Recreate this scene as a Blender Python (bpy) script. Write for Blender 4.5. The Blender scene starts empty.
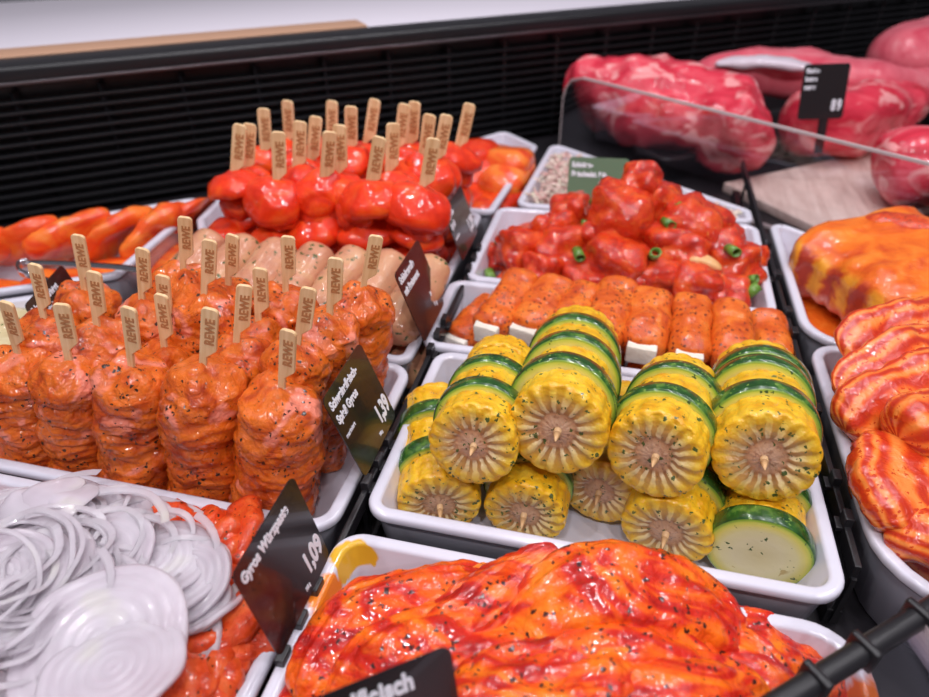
import bpy, bmesh, math, random
from mathutils import Vector, Matrix, noise, Euler

random.seed(7)
C = bpy.context.scene.collection
PI = math.pi
R = math.radians
# ------------------------------------------------------------------ camera numbers
FPX = 675.0; PITCH = R(35.4); YAW = R(13.3); CAMH = 0.332

def un(x, y, z):
    """point of the place seen at (x, y) in the photo, at height z"""
    dx = x - 464.5; dv = y - 348.5
    dn = dv*math.cos(PITCH) + FPX*math.sin(PITCH)
    fw = FPX*math.cos(PITCH) - dv*math.sin(PITCH)
    t = (CAMH - z)/dn
    X, Y = dx*t, fw*t
    return Vector((X*math.cos(YAW) - Y*math.sin(YAW), X*math.sin(YAW) + Y*math.cos(YAW), z))

ORD = ['first', 'second', 'third', 'fourth', 'fifth', 'sixth', 'seventh', 'eighth', 'ninth', 'tenth', 'eleventh', 'twelfth']

# ------------------------------------------------------------------ object helpers
def tag(o, label=None, cat=None, group=None, kind=None):
    if label: o['label'] = label
    if cat: o['category'] = cat
    if group: o['group'] = group
    if kind: o['kind'] = kind
    return o

def empty(name, loc, rot=(0, 0, 0)):
    o = bpy.data.objects.new(name, None); C.objects.link(o)
    o.empty_display_size = 0.01
    o.location = loc; o.rotation_euler = rot
    return o

def link_mesh(name, me, mat=None, parent=None, loc=(0, 0, 0), rot=(0, 0, 0)):
    o = bpy.data.objects.new(name, me); C.objects.link(o)
    if mat and not me.materials: me.materials.append(mat)
    o.location = loc; o.rotation_euler = rot
    if parent: o.parent = parent
    return o

def to_mesh(name, bm, smooth=True):
    bmesh.ops.recalc_face_normals(bm, faces=bm.faces)
    me = bpy.data.meshes.new(name); bm.to_mesh(me); bm.free()
    if smooth:
        for p in me.polygons: p.use_smooth = True
    return me

def rebase(me):
    """move the mesh so that its origin is the centre of its bottom; return that point"""
    xs = [v.co.x for v in me.vertices]; ys = [v.co.y for v in me.vertices]; zs = [v.co.z for v in me.vertices]
    c = Vector(((min(xs)+max(xs))/2, (min(ys)+max(ys))/2, min(zs)))
    me.transform(Matrix.Translation(-c))
    return c

def obj(name, bm, mat, parent=None, smooth=True):
    me = to_mesh(name, bm, smooth)
    if parent is None:
        c = rebase(me); return link_mesh(name, me, mat, None, c)
    return link_mesh(name, me, mat, parent)

def add_box(bm, c, s, rot=None, bevel=0):
    M = Matrix.Translation(c) @ (rot.to_matrix().to_4x4() if rot else Matrix()) @ Matrix.Diagonal((s[0], s[1], s[2], 1))
    r = bmesh.ops.create_cube(bm, size=1, matrix=M)
    if bevel:
        es = {e for v in r['verts'] for e in v.link_edges}
        bmesh.ops.bevel(bm, geom=list(es), offset=bevel, segments=2, profile=.6, affect='EDGES')

def add_beam(bm, a, b, w, h, bevel=0):
    """a box from a to b, w across and h tall"""
    a = Vector(a); b = Vector(b); d = b - a
    q = d.to_track_quat('Y', 'Z')
    M = Matrix.Translation((a+b)/2) @ q.to_matrix().to_4x4() @ Matrix.Diagonal((w, d.length, h, 1))
    r = bmesh.ops.create_cube(bm, size=1, matrix=M)
    if bevel:
        es = {e for v in r['verts'] for e in v.link_edges}
        bmesh.ops.bevel(bm, geom=list(es), offset=bevel, segments=2, profile=.6, affect='EDGES')

def catmull(pts, t):
    n = len(pts) - 1
    f = min(max(t*n, 0), n - 1e-6); i = int(f); u = f - i
    p = lambda k: pts[min(max(k, 0), n)]
    p0 = p(i-1) if i > 0 else p(0)*2 - p(1)
    p3 = p(i+2) if i+2 <= n else p(n)*2 - p(n-1)
    p1, p2 = p(i), p(i+1)
    return 0.5*((2*p1) + (p2-p0)*u + (2*p0 - 5*p1 + 4*p2 - p3)*u*u + (3*p1 - 3*p2 + p3 - p0)*u**3)

def nz(v, s): return noise.noise(v + Vector((s*7.13, s*3.77, s*5.31)))

def loft(pts, a, b, nl=28, ns=22, seed=0, amp=.0, freq=60, amp2=.0, freq2=220, expo=2.4, up=(0, 0, 1),
         roll=0.0, endp=3.0, bm=None, ripple=None, widths=None, amp3=.0):
    """a soft body swept along pts: half width a, half thickness b, lumpy skin, rounded ends; uv = (along, around)"""
    bm = bm or bmesh.new()
    uvl = bm.loops.layers.uv.verify()
    pts = [Vector(p) for p in pts]; up = Vector(up)
    rings = []
    for i in range(nl+1):
        t = .5 - .5*math.cos(PI*i/nl)
        c = catmull(pts, t)
        T = (catmull(pts, min(t+.01, 1)) - catmull(pts, max(t-.01, 0))).normalized()
        S = T.cross(up).normalized(); N = S.cross(T).normalized()
        if callable(roll): rl = roll(t)
        else: rl = roll
        S, N = S*math.cos(rl) + N*math.sin(rl), N*math.cos(rl) - S*math.sin(rl)
        e = max(1 - abs(2*t-1)**endp, 0)**(1/2.2)
        w = 1.0 if widths is None else widths(t)
        ring = []
        for j in range(ns):
            th = 2*PI*j/ns
            ct, st = math.cos(th), math.sin(th)
            x = math.copysign(abs(ct)**(2/expo), ct); y = math.copysign(abs(st)**(2/expo), st)
            p = c + S*(a*w*e*x) + N*(b*e*y*(.55+.45*w))
            d = (S*x*b + N*y*a)
            d = d.normalized() if d.length > 0 else N
            if amp: p += d*amp*nz(p*freq, seed)*min(1, e*2)
            if amp2: p += d*amp2*nz(p*freq2, seed+3)*min(1, e*2)
            if amp3: p += d*amp3*nz(p*300, seed+6)*min(1, e*2)
            if ripple: p += d*ripple(t, th)*e
            ring.append(bm.verts.new(p))
        rings.append(ring)
    for i in range(nl):
        for j in range(ns):
            k = (j+1) % ns
            try: f = bm.faces.new((rings[i][j], rings[i][k], rings[i+1][k], rings[i+1][j]))
            except ValueError: continue
            for lp, (ti, tj) in zip(f.loops, ((i, j), (i, j+1), (i+1, j+1), (i+1, j))):
                lp[uvl].uv = (ti/nl, tj/ns)
    bmesh.ops.remove_doubles(bm, verts=rings[0] + rings[-1], dist=1e-5)
    return bm

def lump(size, seed, amp=.18, freq=1.3, amp2=.05, freq2=4, power=3.0, sub=3, bm=None):
    """a rounded, uneven chunk (superquadric with noise), centred"""
    bm = bm or bmesh.new()
    r = bmesh.ops.create_icosphere(bm, subdivisions=sub, radius=1)
    for v in r['verts']:
        d = v.co.normalized()
        k = (abs(d.x)**power + abs(d.y)**power + abs(d.z)**power)**(-1/power)
        k *= 1 + amp*nz(d*freq, seed) + amp2*nz(d*freq2, seed+9)
        v.co = Vector((d.x*k*size[0], d.y*k*size[1], d.z*k*size[2]))
    return bm

def fold_disc(r, h, seed, wob=.3, lobes=.2, na=36, npf=10):
    """an uneven slice of meat pushed on a stick: centred on the stick, wavy rim"""
    bm = bmesh.new(); rings = []
    for i in range(npf+1):
        ph = -PI/2 + PI*i/npf
        ring = []
        for j in range(na):
            th = 2*PI*j/na; d = Vector((math.cos(th), math.sin(th), 0))
            rr = r*(1 + lobes*nz(d*1.2, seed) + .10*nz(d*3.0 + Vector((0, 0, ph)), seed+2))
            cp = abs(math.cos(ph))**.55; sp = math.copysign(abs(math.sin(ph))**.8, ph)
            z = h/2*sp + wob*h*nz(d*1.1, seed+5)*cp + .18*h*nz(d*3 + Vector((0, 0, ph*1.5)), seed+6)*cp
            rr2 = rr*cp*(1 + .05*math.sin(ph*6 + seed + 2*nz(d*2, seed)))
            ring.append(bm.verts.new((rr2*d.x, rr2*d.y, z)))
        rings.append(ring)
    for i in range(npf):
        for j in range(na):
            k = (j+1) % na
            bm.faces.new((rings[i][j], rings[i][k], rings[i+1][k], rings[i+1][j]))
    bmesh.ops.remove_doubles(bm, verts=bm.verts, dist=1e-5)
    return bm

def extrude_outline(pts, y0, y1, bevel=0):
    """outline in the x-z plane, thickness along y"""
    bm = bmesh.new()
    f = bm.faces.new([bm.verts.new((x, y0, z)) for x, z in pts])
    r = bmesh.ops.extrude_face_region(bm, geom=[f])
    bmesh.ops.translate(bm, verts=[g for g in r['geom'] if isinstance(g, bmesh.types.BMVert)], vec=(0, y1-y0, 0))
    if bevel: bmesh.ops.bevel(bm, geom=list(bm.edges), offset=bevel, segments=1, affect='EDGES')
    return bm

def text_mesh(body, size, sx=1.0, bold=0.0, depth=.0002, align='LEFT'):
    cu = bpy.data.curves.new('writing', 'FONT')
    cu.body = body; cu.size = size; cu.offset = bold; cu.extrude = depth; cu.align_x = align; cu.space_character = 1.02
    o = bpy.data.objects.new('writing', cu); C.objects.link(o)
    dg = bpy.context.evaluated_depsgraph_get(); dg.update()
    me = bpy.data.meshes.new_from_object(o.evaluated_get(dg))
    bpy.data.objects.remove(o); bpy.data.curves.remove(cu)
    me.transform(Matrix.Diagonal((sx, 1, 1, 1)))
    me.name = 'writing'
    return me

# ------------------------------------------------------------------ materials
def base_mat(name):
    m = bpy.data.materials.new(name); m.use_nodes = True
    nt = m.node_tree; b = nt.nodes['Principled BSDF']
    return m, nt, b

def node(nt, kind, **kw):
    n = nt.nodes.new(kind)
    for k, v in kw.items(): setattr(n, k, v)
    return n

def simple(name, col, rough=.4, metal=0, coat=0, spec=.5, bump=0, bscale=200):
    m, nt, b = base_mat(name)
    b.inputs['Base Color'].default_value = (*col, 1); b.inputs['Roughness'].default_value = rough
    b.inputs['Metallic'].default_value = metal; b.inputs['Coat Weight'].default_value = coat
    b.inputs['Specular IOR Level'].default_value = spec
    if bump:
        tc = node(nt, 'ShaderNodeTexCoord'); n = node(nt, 'ShaderNodeTexNoise'); n.inputs['Scale'].default_value = bscale
        bp = node(nt, 'ShaderNodeBump'); bp.inputs['Strength'].default_value = bump; bp.inputs['Distance'].default_value = .001
        nt.links.new(tc.outputs['Object'], n.inputs['Vector']); nt.links.new(n.outputs['Fac'], bp.inputs['Height'])
        nt.links.new(bp.outputs['Normal'], b.inputs['Normal'])
    return m

def ramp(nt, stops):
    r = node(nt, 'ShaderNodeValToRGB'); el = r.color_ramp.elements
    while len(el) < len(stops): el.new(.5)
    for e, (p, c) in zip(el, stops):
        e.position = p; e.color = (*c, 1)
    return r

def mix(nt, fac, a, b_):
    n = node(nt, 'ShaderNodeMix', data_type='RGBA')
    for s, v in ((n.inputs[0], fac), (n.inputs[6], a), (n.inputs[7], b_)):
        if hasattr(v, 'is_linked'): nt.links.new(v, s)
        elif isinstance(v, (int, float)): s.default_value = v
        else: s.default_value = (*v, 1)
    return n.outputs[2]

def coords(nt, kind='Object', rnd=True):
    tc = node(nt, 'ShaderNodeTexCoord'); src = tc.outputs[kind]
    if not rnd: return src
    oi = node(nt, 'ShaderNodeObjectInfo')
    m = node(nt, 'ShaderNodeVectorMath', operation='SCALE'); m.inputs[0].default_value = (3.1, 5.7, 2.3)
    nt.links.new(oi.outputs['Random'], m.inputs['Scale'])
    ad = node(nt, 'ShaderNodeVectorMath', operation='ADD')
    nt.links.new(src, ad.inputs[0]); nt.links.new(m.outputs[0], ad.inputs[1])
    return ad.outputs[0]

def noise_tex(nt, vec, scale, detail=3, dist=0.0, rough=.5):
    n = node(nt, 'ShaderNodeTexNoise'); n.inputs['Scale'].default_value = scale
    n.inputs['Detail'].default_value = detail; n.inputs['Distortion'].default_value = dist
    n.inputs['Roughness'].default_value = rough
    nt.links.new(vec, n.inputs['Vector']); return n.outputs['Fac']

def flecks(nt, vec, scale, size, cut=.5, cluster=True):
    """mask of scattered ragged grains in loose clusters: 1 inside a grain"""
    v = node(nt, 'ShaderNodeTexVoronoi'); v.inputs['Scale'].default_value = scale
    v.inputs['Randomness'].default_value = 1
    nn = node(nt, 'ShaderNodeTexNoise'); nn.inputs['Scale'].default_value = scale*1.6; nn.inputs['Detail'].default_value = 3
    nt.links.new(vec, nn.inputs['Vector'])
    sc = node(nt, 'ShaderNodeVectorMath', operation='SCALE'); sc.inputs['Scale'].default_value = 1.5/scale
    nt.links.new(nn.outputs['Color'], sc.inputs[0])
    ad = node(nt, 'ShaderNodeVectorMath', operation='ADD'); nt.links.new(vec, ad.inputs[0]); nt.links.new(sc.outputs[0], ad.inputs[1])
    nt.links.new(ad.outputs[0], v.inputs['Vector'])
    sep = node(nt, 'ShaderNodeSeparateColor'); nt.links.new(v.outputs['Color'], sep.inputs[0])
    # grain size differs from grain to grain
    sz = node(nt, 'ShaderNodeMath', operation='MULTIPLY_ADD'); sz.inputs[1].default_value = size*1.1; sz.inputs[2].default_value = size*.45
    nt.links.new(sep.outputs[1], sz.inputs[0])
    lt = node(nt, 'ShaderNodeMath', operation='LESS_THAN'); nt.links.new(v.outputs['Distance'], lt.inputs[0]); nt.links.new(sz.outputs[0], lt.inputs[1])
    gt = node(nt, 'ShaderNodeMath', operation='GREATER_THAN'); gt.inputs[1].default_value = cut
    src = sep.outputs[0]
    if cluster:
        cl = noise_tex(nt, vec, scale*.16, 2)
        cm = node(nt, 'ShaderNodeMath', operation='MULTIPLY_ADD'); cm.inputs[1].default_value = 1.5; cm.inputs[2].default_value = -.75; nt.links.new(cl, cm.inputs[0])
        ca = node(nt, 'ShaderNodeMath', operation='ADD'); nt.links.new(src, ca.inputs[0]); nt.links.new(cm.outputs[0], ca.inputs[1]); src = ca.outputs[0]
    nt.links.new(src, gt.inputs[0])
    mu = node(nt, 'ShaderNodeMath', operation='MULTIPLY'); nt.links.new(lt.outputs[0], mu.inputs[0]); nt.links.new(gt.outputs[0], mu.inputs[1])
    return mu.outputs[0]

def set_bump(nt, b, height, strength=.4, dist=.002, film=None):
    """film: a smoother height for the wet layer on top, which gathers the glints"""
    for hgt, k, sock in ((height, 1, 'Normal'), (film or height, 1 if film else .4, 'Coat Normal')):
        bp = node(nt, 'ShaderNodeBump'); bp.inputs['Strength'].default_value = strength*k; bp.inputs['Distance'].default_value = dist
        nt.links.new(hgt, bp.inputs['Height']); nt.links.new(bp.outputs['Normal'], b.inputs[sock])

def food(name, stops, scale=60, dist=1.2, rough=.3, coat=.5, pepper=None, pepper_col=(.03, .015, .008), psize=.22, pcut=.55,
         herb=None, herb_col=(.05, .09, .02), bump=.5, bscale=160, sss=.0, stretch=(1, 1, 1), spec=.2, fat=None, fat_col=(.9, .45, .35)):
    """mottled, wet-looking food surface"""
    m, nt, b = base_mat(name)
    vec = coords(nt)
    mp = node(nt, 'ShaderNodeMapping'); mp.inputs['Scale'].default_value = stretch
    nt.links.new(vec, mp.inputs['Vector'])
    f = noise_tex(nt, mp.outputs[0], scale, 4, dist)
    r = ramp(nt, stops); nt.links.new(f, r.inputs[0])
    col = r.outputs[0]
    if fat:
        ff = noise_tex(nt, mp.outputs[0], fat[0], 2, 1.5)
        rr = ramp(nt, [(fat[1], (0, 0, 0)), (fat[1]+.08, (1, 1, 1))]); nt.links.new(ff, rr.inputs[0])
        col = mix(nt, rr.outputs[0], col, fat_col)
    if pepper: col = mix(nt, flecks(nt, vec, pepper, psize, cut=pcut), col, pepper_col)
    if herb: col = mix(nt, flecks(nt, vec, herb, .26, cut=.5), col, herb_col)
    nt.links.new(col, b.inputs['Base Color'])
    b.inputs['Roughness'].default_value = rough; b.inputs['Coat Weight'].default_value = coat
    b.inputs['Coat Roughness'].default_value = .10; b.inputs['Specular IOR Level'].default_value = spec
    if sss:
        b.inputs['Subsurface Weight'].default_value = sss
        b.inputs['Subsurface Radius'].default_value = (1, .4, .25); b.inputs['Subsurface Scale'].default_value = .004
    if bump: set_bump(nt, b, noise_tex(nt, vec, bscale, 5, .6, .62), bump, .003, noise_tex(nt, vec, bscale*.8, 1.0, .8, .3))
    return m

M = {}
M['tray'] = simple('white_melamine', (.66, .645, .73), .16, coat=.3)  # white taken down to a greyed, slightly lavender tone to match the photo
M['black'] = simple('black_plastic', (.012, .011, .013), .35)
M['deck'] = simple('black_deck_laminate', (.013, .011, .014), .45, bump=.1, bscale=400)
M['wall'] = simple('black_vent_metal', (.010, .010, .012), .38)
M['chrome'] = simple('brushed_metal', (.45, .43, .45), .28, metal=1)
M['steel'] = simple('steel', (.62, .62, .64), .18, metal=1)
M['card'] = simple('black_card', (.016, .011, .012), .22, coat=.35)
M['white_ink'] = simple('white_ink', (.82, .82, .88), .5)
M['green_card'] = simple('green_card', (.12, .19, .11), .35)

# marinade colours, in linear light
M['gyros'] = food('orange_gyros_marinade', [(.28, (.36, .034, .004)), (.42, (.62, .092, .006)), (.58, (.74, .15, .012)), (.75, (.78, .18, .05))],
                  scale=60, rough=.35, coat=0.8, pepper=420, psize=.34, pcut=.84, bump=.8, bscale=190, fat=(34, .60), fat_col=(.86, .25, .16))
M['red'] = food('red_paprika_marinade', [(.25, (.42, .012, .004)), (.5, (.72, .030, .005)), (.72, (.88, .10, .010))],
                scale=45, rough=.4, coat=1.0, bump=.6, bscale=120)
M['pepper_piece'] = food('red_pepper_flesh', [(.25, (.60, .016, .004)), (.5, (.84, .040, .006)), (.75, (.92, .12, .012))], scale=40, rough=.4, coat=1.0, bump=.45, bscale=100)
M['cube'] = food('red_cube_marinade', [(.25, (.34, .010, .004)), (.46, (.62, .030, .006)), (.7, (.78, .10, .012))],
                 scale=55, rough=.4, coat=1.0, pepper=500, psize=.25, pcut=.85, pepper_col=(.75, .25, .05), bump=.8, bscale=150)
M['steak'] = food('bright_orange_marinade', [(.32, (.40, .007, .004)), (.44, (.64, .018, .004)), (.51, (.82, .085, .005)), (.63, (.94, .185, .007)), (.8, (.95, .26, .012))],
                  scale=34, dist=2.4, rough=.4, coat=1.0, pepper=360, psize=.36, pcut=.80, pepper_col=(.05, .010, .006), bump=1.0, bscale=130, stretch=(.45, 1, 1))
M['bacon_wrap'] = food('paprika_ham_wrap', [(.25, (.46, .045, .007)), (.5, (.70, .125, .012)), (.75, (.82, .23, .03))],
                       scale=60, rough=.4, coat=0.6, pepper=420, psize=.36, pcut=.66, pepper_col=(.16, .02, .008), bump=.5, bscale=200)
M['feta'] = food('white_cheese', [(.3, (.72, .66, .56)), (.7, (.84, .79, .70))], scale=90, rough=.55, coat=0, bump=.35, bscale=300)
M['sausage'] = food('pale_herb_sausage', [(.25, (.44, .17, .10)), (.5, (.58, .27, .155)), (.75, (.60, .34, .17))],
                    scale=45, rough=.28, coat=.4, herb=190, herb_col=(.07, .10, .03), bump=.25, bscale=160)
M['poultry'] = food('pale_herb_poultry', [(.25, (.50, .36, .20)), (.5, (.66, .54, .30)), (.75, (.72, .62, .40))],
                    scale=45, rough=.28, coat=.4, herb=190, herb_col=(.10, .13, .03), bump=.3, bscale=160)
M['orange_cut'] = food('orange_red_steak', [(.25, (.68, .035, .010)), (.45, (.84, .10, .015)), (.62, (.90, .22, .03)), (.8, (.86, .27, .10))],
                       scale=30, dist=2, rough=.35, coat=0.8, bump=.5, bscale=90, stretch=(.5, 1, 1))
M['strip'] = food('gyros_strip_meat', [(.25, (.40, .022, .006)), (.48, (.70, .065, .012)), (.7, (.82, .13, .028)), (.88, (.82, .22, .08))],
                  scale=80, rough=.35, coat=0.8, pepper=420, psize=.28, pcut=.80, bump=.6, bscale=180)
M['beef'] = food('raw_beef', [(.25, (.42, .010, .022)), (.5, (.70, .035, .070)), (.75, (.82, .13, .16))],
                 scale=24, dist=1.8, rough=.4, coat=.5, bump=.5, bscale=80, fat=(28, .55), fat_col=(.86, .34, .34), stretch=(.6, 1, 1))
M['beef_pale'] = food('pale_beef', [(.3, (.60, .06, .10)), (.6, (.74, .16, .20)), (.8, (.80, .32, .34))],
                      scale=20, dist=1.5, rough=.35, coat=.3, bump=.3, bscale=80)
M['silverskin'] = food('silver_skin', [(.3, (.62, .52, .58)), (.7, (.72, .66, .74))], scale=20, rough=.3, bump=.2)
M['sauce'] = food('orange_sauce', [(.3, (.58, .075, .008)), (.55, (.70, .13, .012)), (.8, (.78, .22, .03))], scale=40, dist=2,
                  rough=.18, coat=.7, pepper=420, psize=.2, pcut=.85, bump=.3, bscale=60)
M['salad'] = food('meat_salad', [(.32, (.66, .26, .26)), (.45, (.78, .52, .46)), (.6, (.84, .76, .64)), (.75, (.70, .66, .42))],
                  scale=120, rough=.35, coat=.3, bump=.8, bscale=220)
M['scallion'] = food('spring_onion', [(.3, (.06, .15, .02)), (.6, (.13, .26, .04)), (.8, (.30, .40, .13))], scale=60, rough=.25, coat=.5, bump=.15)
M['shallot'] = food('onion_wedge', [(.3, (.72, .32, .10)), (.7, (.82, .58, .30))], scale=60, rough=.25, coat=.5, bump=.15)

def wood_mat():
    m, nt, b = base_mat('pale_bamboo')
    vec = coords(nt)
    mp = node(nt, 'ShaderNodeMapping'); mp.inputs['Scale'].default_value = (1, 1, .08); nt.links.new(vec, mp.inputs['Vector'])
    r = ramp(nt, [(.3, (.70, .44, .21)), (.6, (.82, .57, .31)), (.8, (.88, .66, .40))])  # wood tones lightened to show front light on the upright picks
    nt.links.new(noise_tex(nt, mp.outputs[0], 420, 2, .2), r.inputs[0])
    nt.links.new(r.outputs[0], b.inputs['Base Color']); b.inputs['Roughness'].default_value = .55
    return m
M['wood'] = wood_mat()
M['brand'] = simple('burnt_brown_print', (.46, .20, .075), .6)

def board_mat():
    m, nt, b = base_mat('pinkish_board')
    vec = coords(nt, rnd=False)
    mp = node(nt, 'ShaderNodeMapping'); mp.inputs['Scale'].default_value = (1, .12, 1); nt.links.new(vec, mp.inputs['Vector'])
    r = ramp(nt, [(.3, (.64, .46, .40)), (.55, (.78, .60, .53)), (.8, (.84, .68, .61))])  # base raised to offset the weak light here and the pane's dimming
    nt.links.new(noise_tex(nt, mp.outputs[0], 120, 4, .8), r.inputs[0])
    nt.links.new(r.outputs[0], b.inputs['Base Color']); b.inputs['Roughness'].default_value = .5
    return m
M['board'] = board_mat()

def radial(nt):
    """distance from the skewer axis (local y), and a per-direction streak value"""
    tc = node(nt, 'ShaderNodeTexCoord')
    mu = node(nt, 'ShaderNodeVectorMath', operation='MULTIPLY'); mu.inputs[1].default_value = (1, 0, 1)
    nt.links.new(tc.outputs['Object'], mu.inputs[0])
    ln = node(nt, 'ShaderNodeVectorMath', operation='LENGTH'); nt.links.new(mu.outputs[0], ln.inputs[0])
    nm = node(nt, 'ShaderNodeVectorMath', operation='NORMALIZE'); nt.links.new(mu.outputs[0], nm.inputs[0])
    return tc, ln.outputs['Value'], nm.outputs[0], mu.outputs[0]

def corn_mat():
    m, nt, b = base_mat('sweetcorn')
    tc, rad, direc, flat = radial(nt)
    def math_(op, a, b_=None, c=None):
        n = node(nt, 'ShaderNodeMath', operation=op)
        for s_, v in zip(n.inputs, (a, b_, c)):
            if v is None: continue
            if hasattr(v, 'is_linked'): nt.links.new(v, s_)
            else: s_.default_value = v
        return n.outputs[0]
    r = math_('DIVIDE', rad, .0245)
    vec = coords(nt)
    wob = math_('MULTIPLY_ADD', noise_tex(nt, vec, 120, 3), .22, -.11)
    rw = math_('ADD', r, wob)
    sx = node(nt, 'ShaderNodeSeparateXYZ'); nt.links.new(flat, sx.inputs[0])
    ang = math_('ARCTAN2', sx.outputs[2], sx.outputs[0])
    wa = math_('MULTIPLY_ADD', noise_tex(nt, vec, 160, 2), 5.0, math_('MULTIPLY', ang, 17))
    hull = math_('MULTIPLY_ADD', math_('SINE', wa), .5, .5)
    # core, brown ring, kernel hulls, yellow rim
    core = ramp(nt, [(.0, (.46, .27, .17)), (.20, (.54, .33, .21)), (.33, (.50, .27, .14)), (.40, (.30, .13, .05))])
    nt.links.new(rw, core.inputs[0])
    spk = noise_tex(nt, vec, 420, 2)
    spr = ramp(nt, [(.36, (1, 1, 1)), (.44, (0, 0, 0))]); nt.links.new(spk, spr.inputs[0])
    cc = mix(nt, math_('MULTIPLY', spr.outputs[0], .6), core.outputs[0], (.30, .13, .06))
    hc = ramp(nt, [(.38, (.76, .60, .38)), (.60, (.80, .62, .26)), (.80, (.78, .52, .06))]); nt.links.new(rw, hc.inputs[0])
    gc = ramp(nt, [(.38, (.34, .15, .05)), (.60, (.52, .29, .08)), (.82, (.66, .36, .015))]); nt.links.new(rw, gc.inputs[0])
    hm = ramp(nt, [(.40, (0, 0, 0)), (.70, (1, 1, 1))]); nt.links.new(hull, hm.inputs[0])
    kern_face = mix(nt, math_('MULTIPLY', hm.outputs[0], .85), gc.outputs[0], hc.outputs[0])
    cm = ramp(nt, [(.36, (0, 0, 0)), (.42, (1, 1, 1))]); nt.links.new(rw, cm.inputs[0])
    col = mix(nt, cm.outputs[0], cc, kern_face)
    kr = ramp(nt, [(.3, (.70, .31, .006)), (.5, (.84, .47, .014)), (.75, (.90, .60, .05))]); nt.links.new(noise_tex(nt, tc.outputs['Object'], 110, 2), kr.inputs[0])
    rim = ramp(nt, [(.84, (0, 0, 0)), (.93, (1, 1, 1))]); nt.links.new(r, rim.inputs[0])
    col = mix(nt, rim.outputs[0], col, kr.outputs[0])
    col = mix(nt, flecks(nt, vec, 400, .34, cut=.80), col, (.07, .10, .02))
    nt.links.new(col, b.inputs['Base Color'])
    b.inputs['Roughness'].default_value = .3; b.inputs['Coat Weight'].default_value = .4; b.inputs['Coat Roughness'].default_value = .07
    b.inputs['Subsurface Weight'].default_value = .12; b.inputs['Subsurface Radius'].default_value = (1, .6, .2); b.inputs['Subsurface Scale'].default_value = .003
    set_bump(nt, b, noise_tex(nt, tc.outputs['Object'], 380, 3), .45, .002)
    return m
M['corn'] = corn_mat()

def zuc_mat():
    m, nt, b = base_mat('courgette')
    tc, rad, direc, flat = radial(nt)
    dv = node(nt, 'ShaderNodeMath', operation='DIVIDE'); dv.inputs[1].default_value = .0275; nt.links.new(rad, dv.inputs[0])
    face = ramp(nt, [(.0, (.62, .53, .28)), (.45, (.70, .62, .37)), (.68, (.70, .63, .32)), (.84, (.66, .58, .12)), (.91, (.50, .52, .06)), (.945, (.20, .32, .03))])
    nt.links.new(dv.outputs[0], face.inputs[0])
    sp = flecks(nt, coords(nt), 120, .3, cut=.72)
    win = ramp(nt, [(.2, (1, 1, 1)), (.6, (1, 1, 1)), (.66, (0, 0, 0))]); nt.links.new(dv.outputs[0], win.inputs[0])
    mm = node(nt, 'ShaderNodeMath', operation='MULTIPLY'); nt.links.new(sp, mm.inputs[0]); nt.links.new(win.outputs[0], mm.inputs[1])
    col = mix(nt, mm.outputs[0], face.outputs[0], (.48, .36, .14))
    # skin: dark green with pale flecks
    sk = ramp(nt, [(.35, (.012, .055, .010)), (.55, (.025, .10, .015)), (.68, (.10, .22, .03))])
    nt.links.new(noise_tex(nt, coords(nt), 140, 3), sk.inputs[0])
    skin = mix(nt, flecks(nt, coords(nt), 420, .3, cut=.7), sk.outputs[0], (.18, .30, .06))
    rim = ramp(nt, [(.955, (0, 0, 0)), (.972, (1, 1, 1))]); nt.links.new(dv.outputs[0], rim.inputs[0])
    col = mix(nt, rim.outputs[0], col, skin)
    col = mix(nt, flecks(nt, coords(nt), 420, .3, cut=.95), col, (.05, .09, .02))
    nt.links.new(col, b.inputs['Base Color'])
    b.inputs['Roughness'].default_value = .25; b.inputs['Coat Weight'].default_value = .5
    set_bump(nt, b, noise_tex(nt, tc.outputs['Object'], 200, 2), .15, .002)
    return m
M['zucchini'] = zuc_mat()

def onion_mat(name, tr):
    m, nt, b = base_mat(name)
    vec = coords(nt)
    r = ramp(nt, [(.3, (.62, .54, .60)), (.6, (.74, .67, .74)), (.8, (.80, .76, .68))])
    nt.links.new(noise_tex(nt, vec, 40, 2), r.inputs[0]); nt.links.new(r.outputs[0], b.inputs['Base Color'])
    b.inputs['Roughness'].default_value = .25; b.inputs['Coat Weight'].default_value = .3; b.inputs['Alpha'].default_value = .68
    b.inputs['Subsurface Weight'].default_value = tr; b.inputs['Subsurface Radius'].default_value = (1, .9, .95); b.inputs['Subsurface Scale'].default_value = .006
    return m
M['onion'] = onion_mat('raw_onion', .6)

def glass_mat():
    m, nt, b = base_mat('clear_acrylic')
    nt.nodes.remove(b)
    out = nt.nodes['Material Output']
    g = node(nt, 'ShaderNodeBsdfGlossy'); g.inputs['Roughness'].default_value = .04; g.inputs['Color'].default_value = (.9, .9, .95, 1)
    t = node(nt, 'ShaderNodeBsdfTransparent'); t.inputs['Color'].default_value = (.93, .92, .93, 1)
    fr = node(nt, 'ShaderNodeFresnel'); fr.inputs['IOR'].default_value = 1.49
    mx = node(nt, 'ShaderNodeMixShader')
    nt.links.new(fr.outputs[0], mx.inputs[0]); nt.links.new(t.outputs[0], mx.inputs[1]); nt.links.new(g.outputs[0], mx.inputs[2])
    nt.links.new(mx.outputs[0], out.inputs['Surface'])
    return m
M['acrylic'] = glass_mat()
M['acrylic_edge'] = simple('acrylic_edge', (.62, .52, .52), .25, spec=.6)

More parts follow.
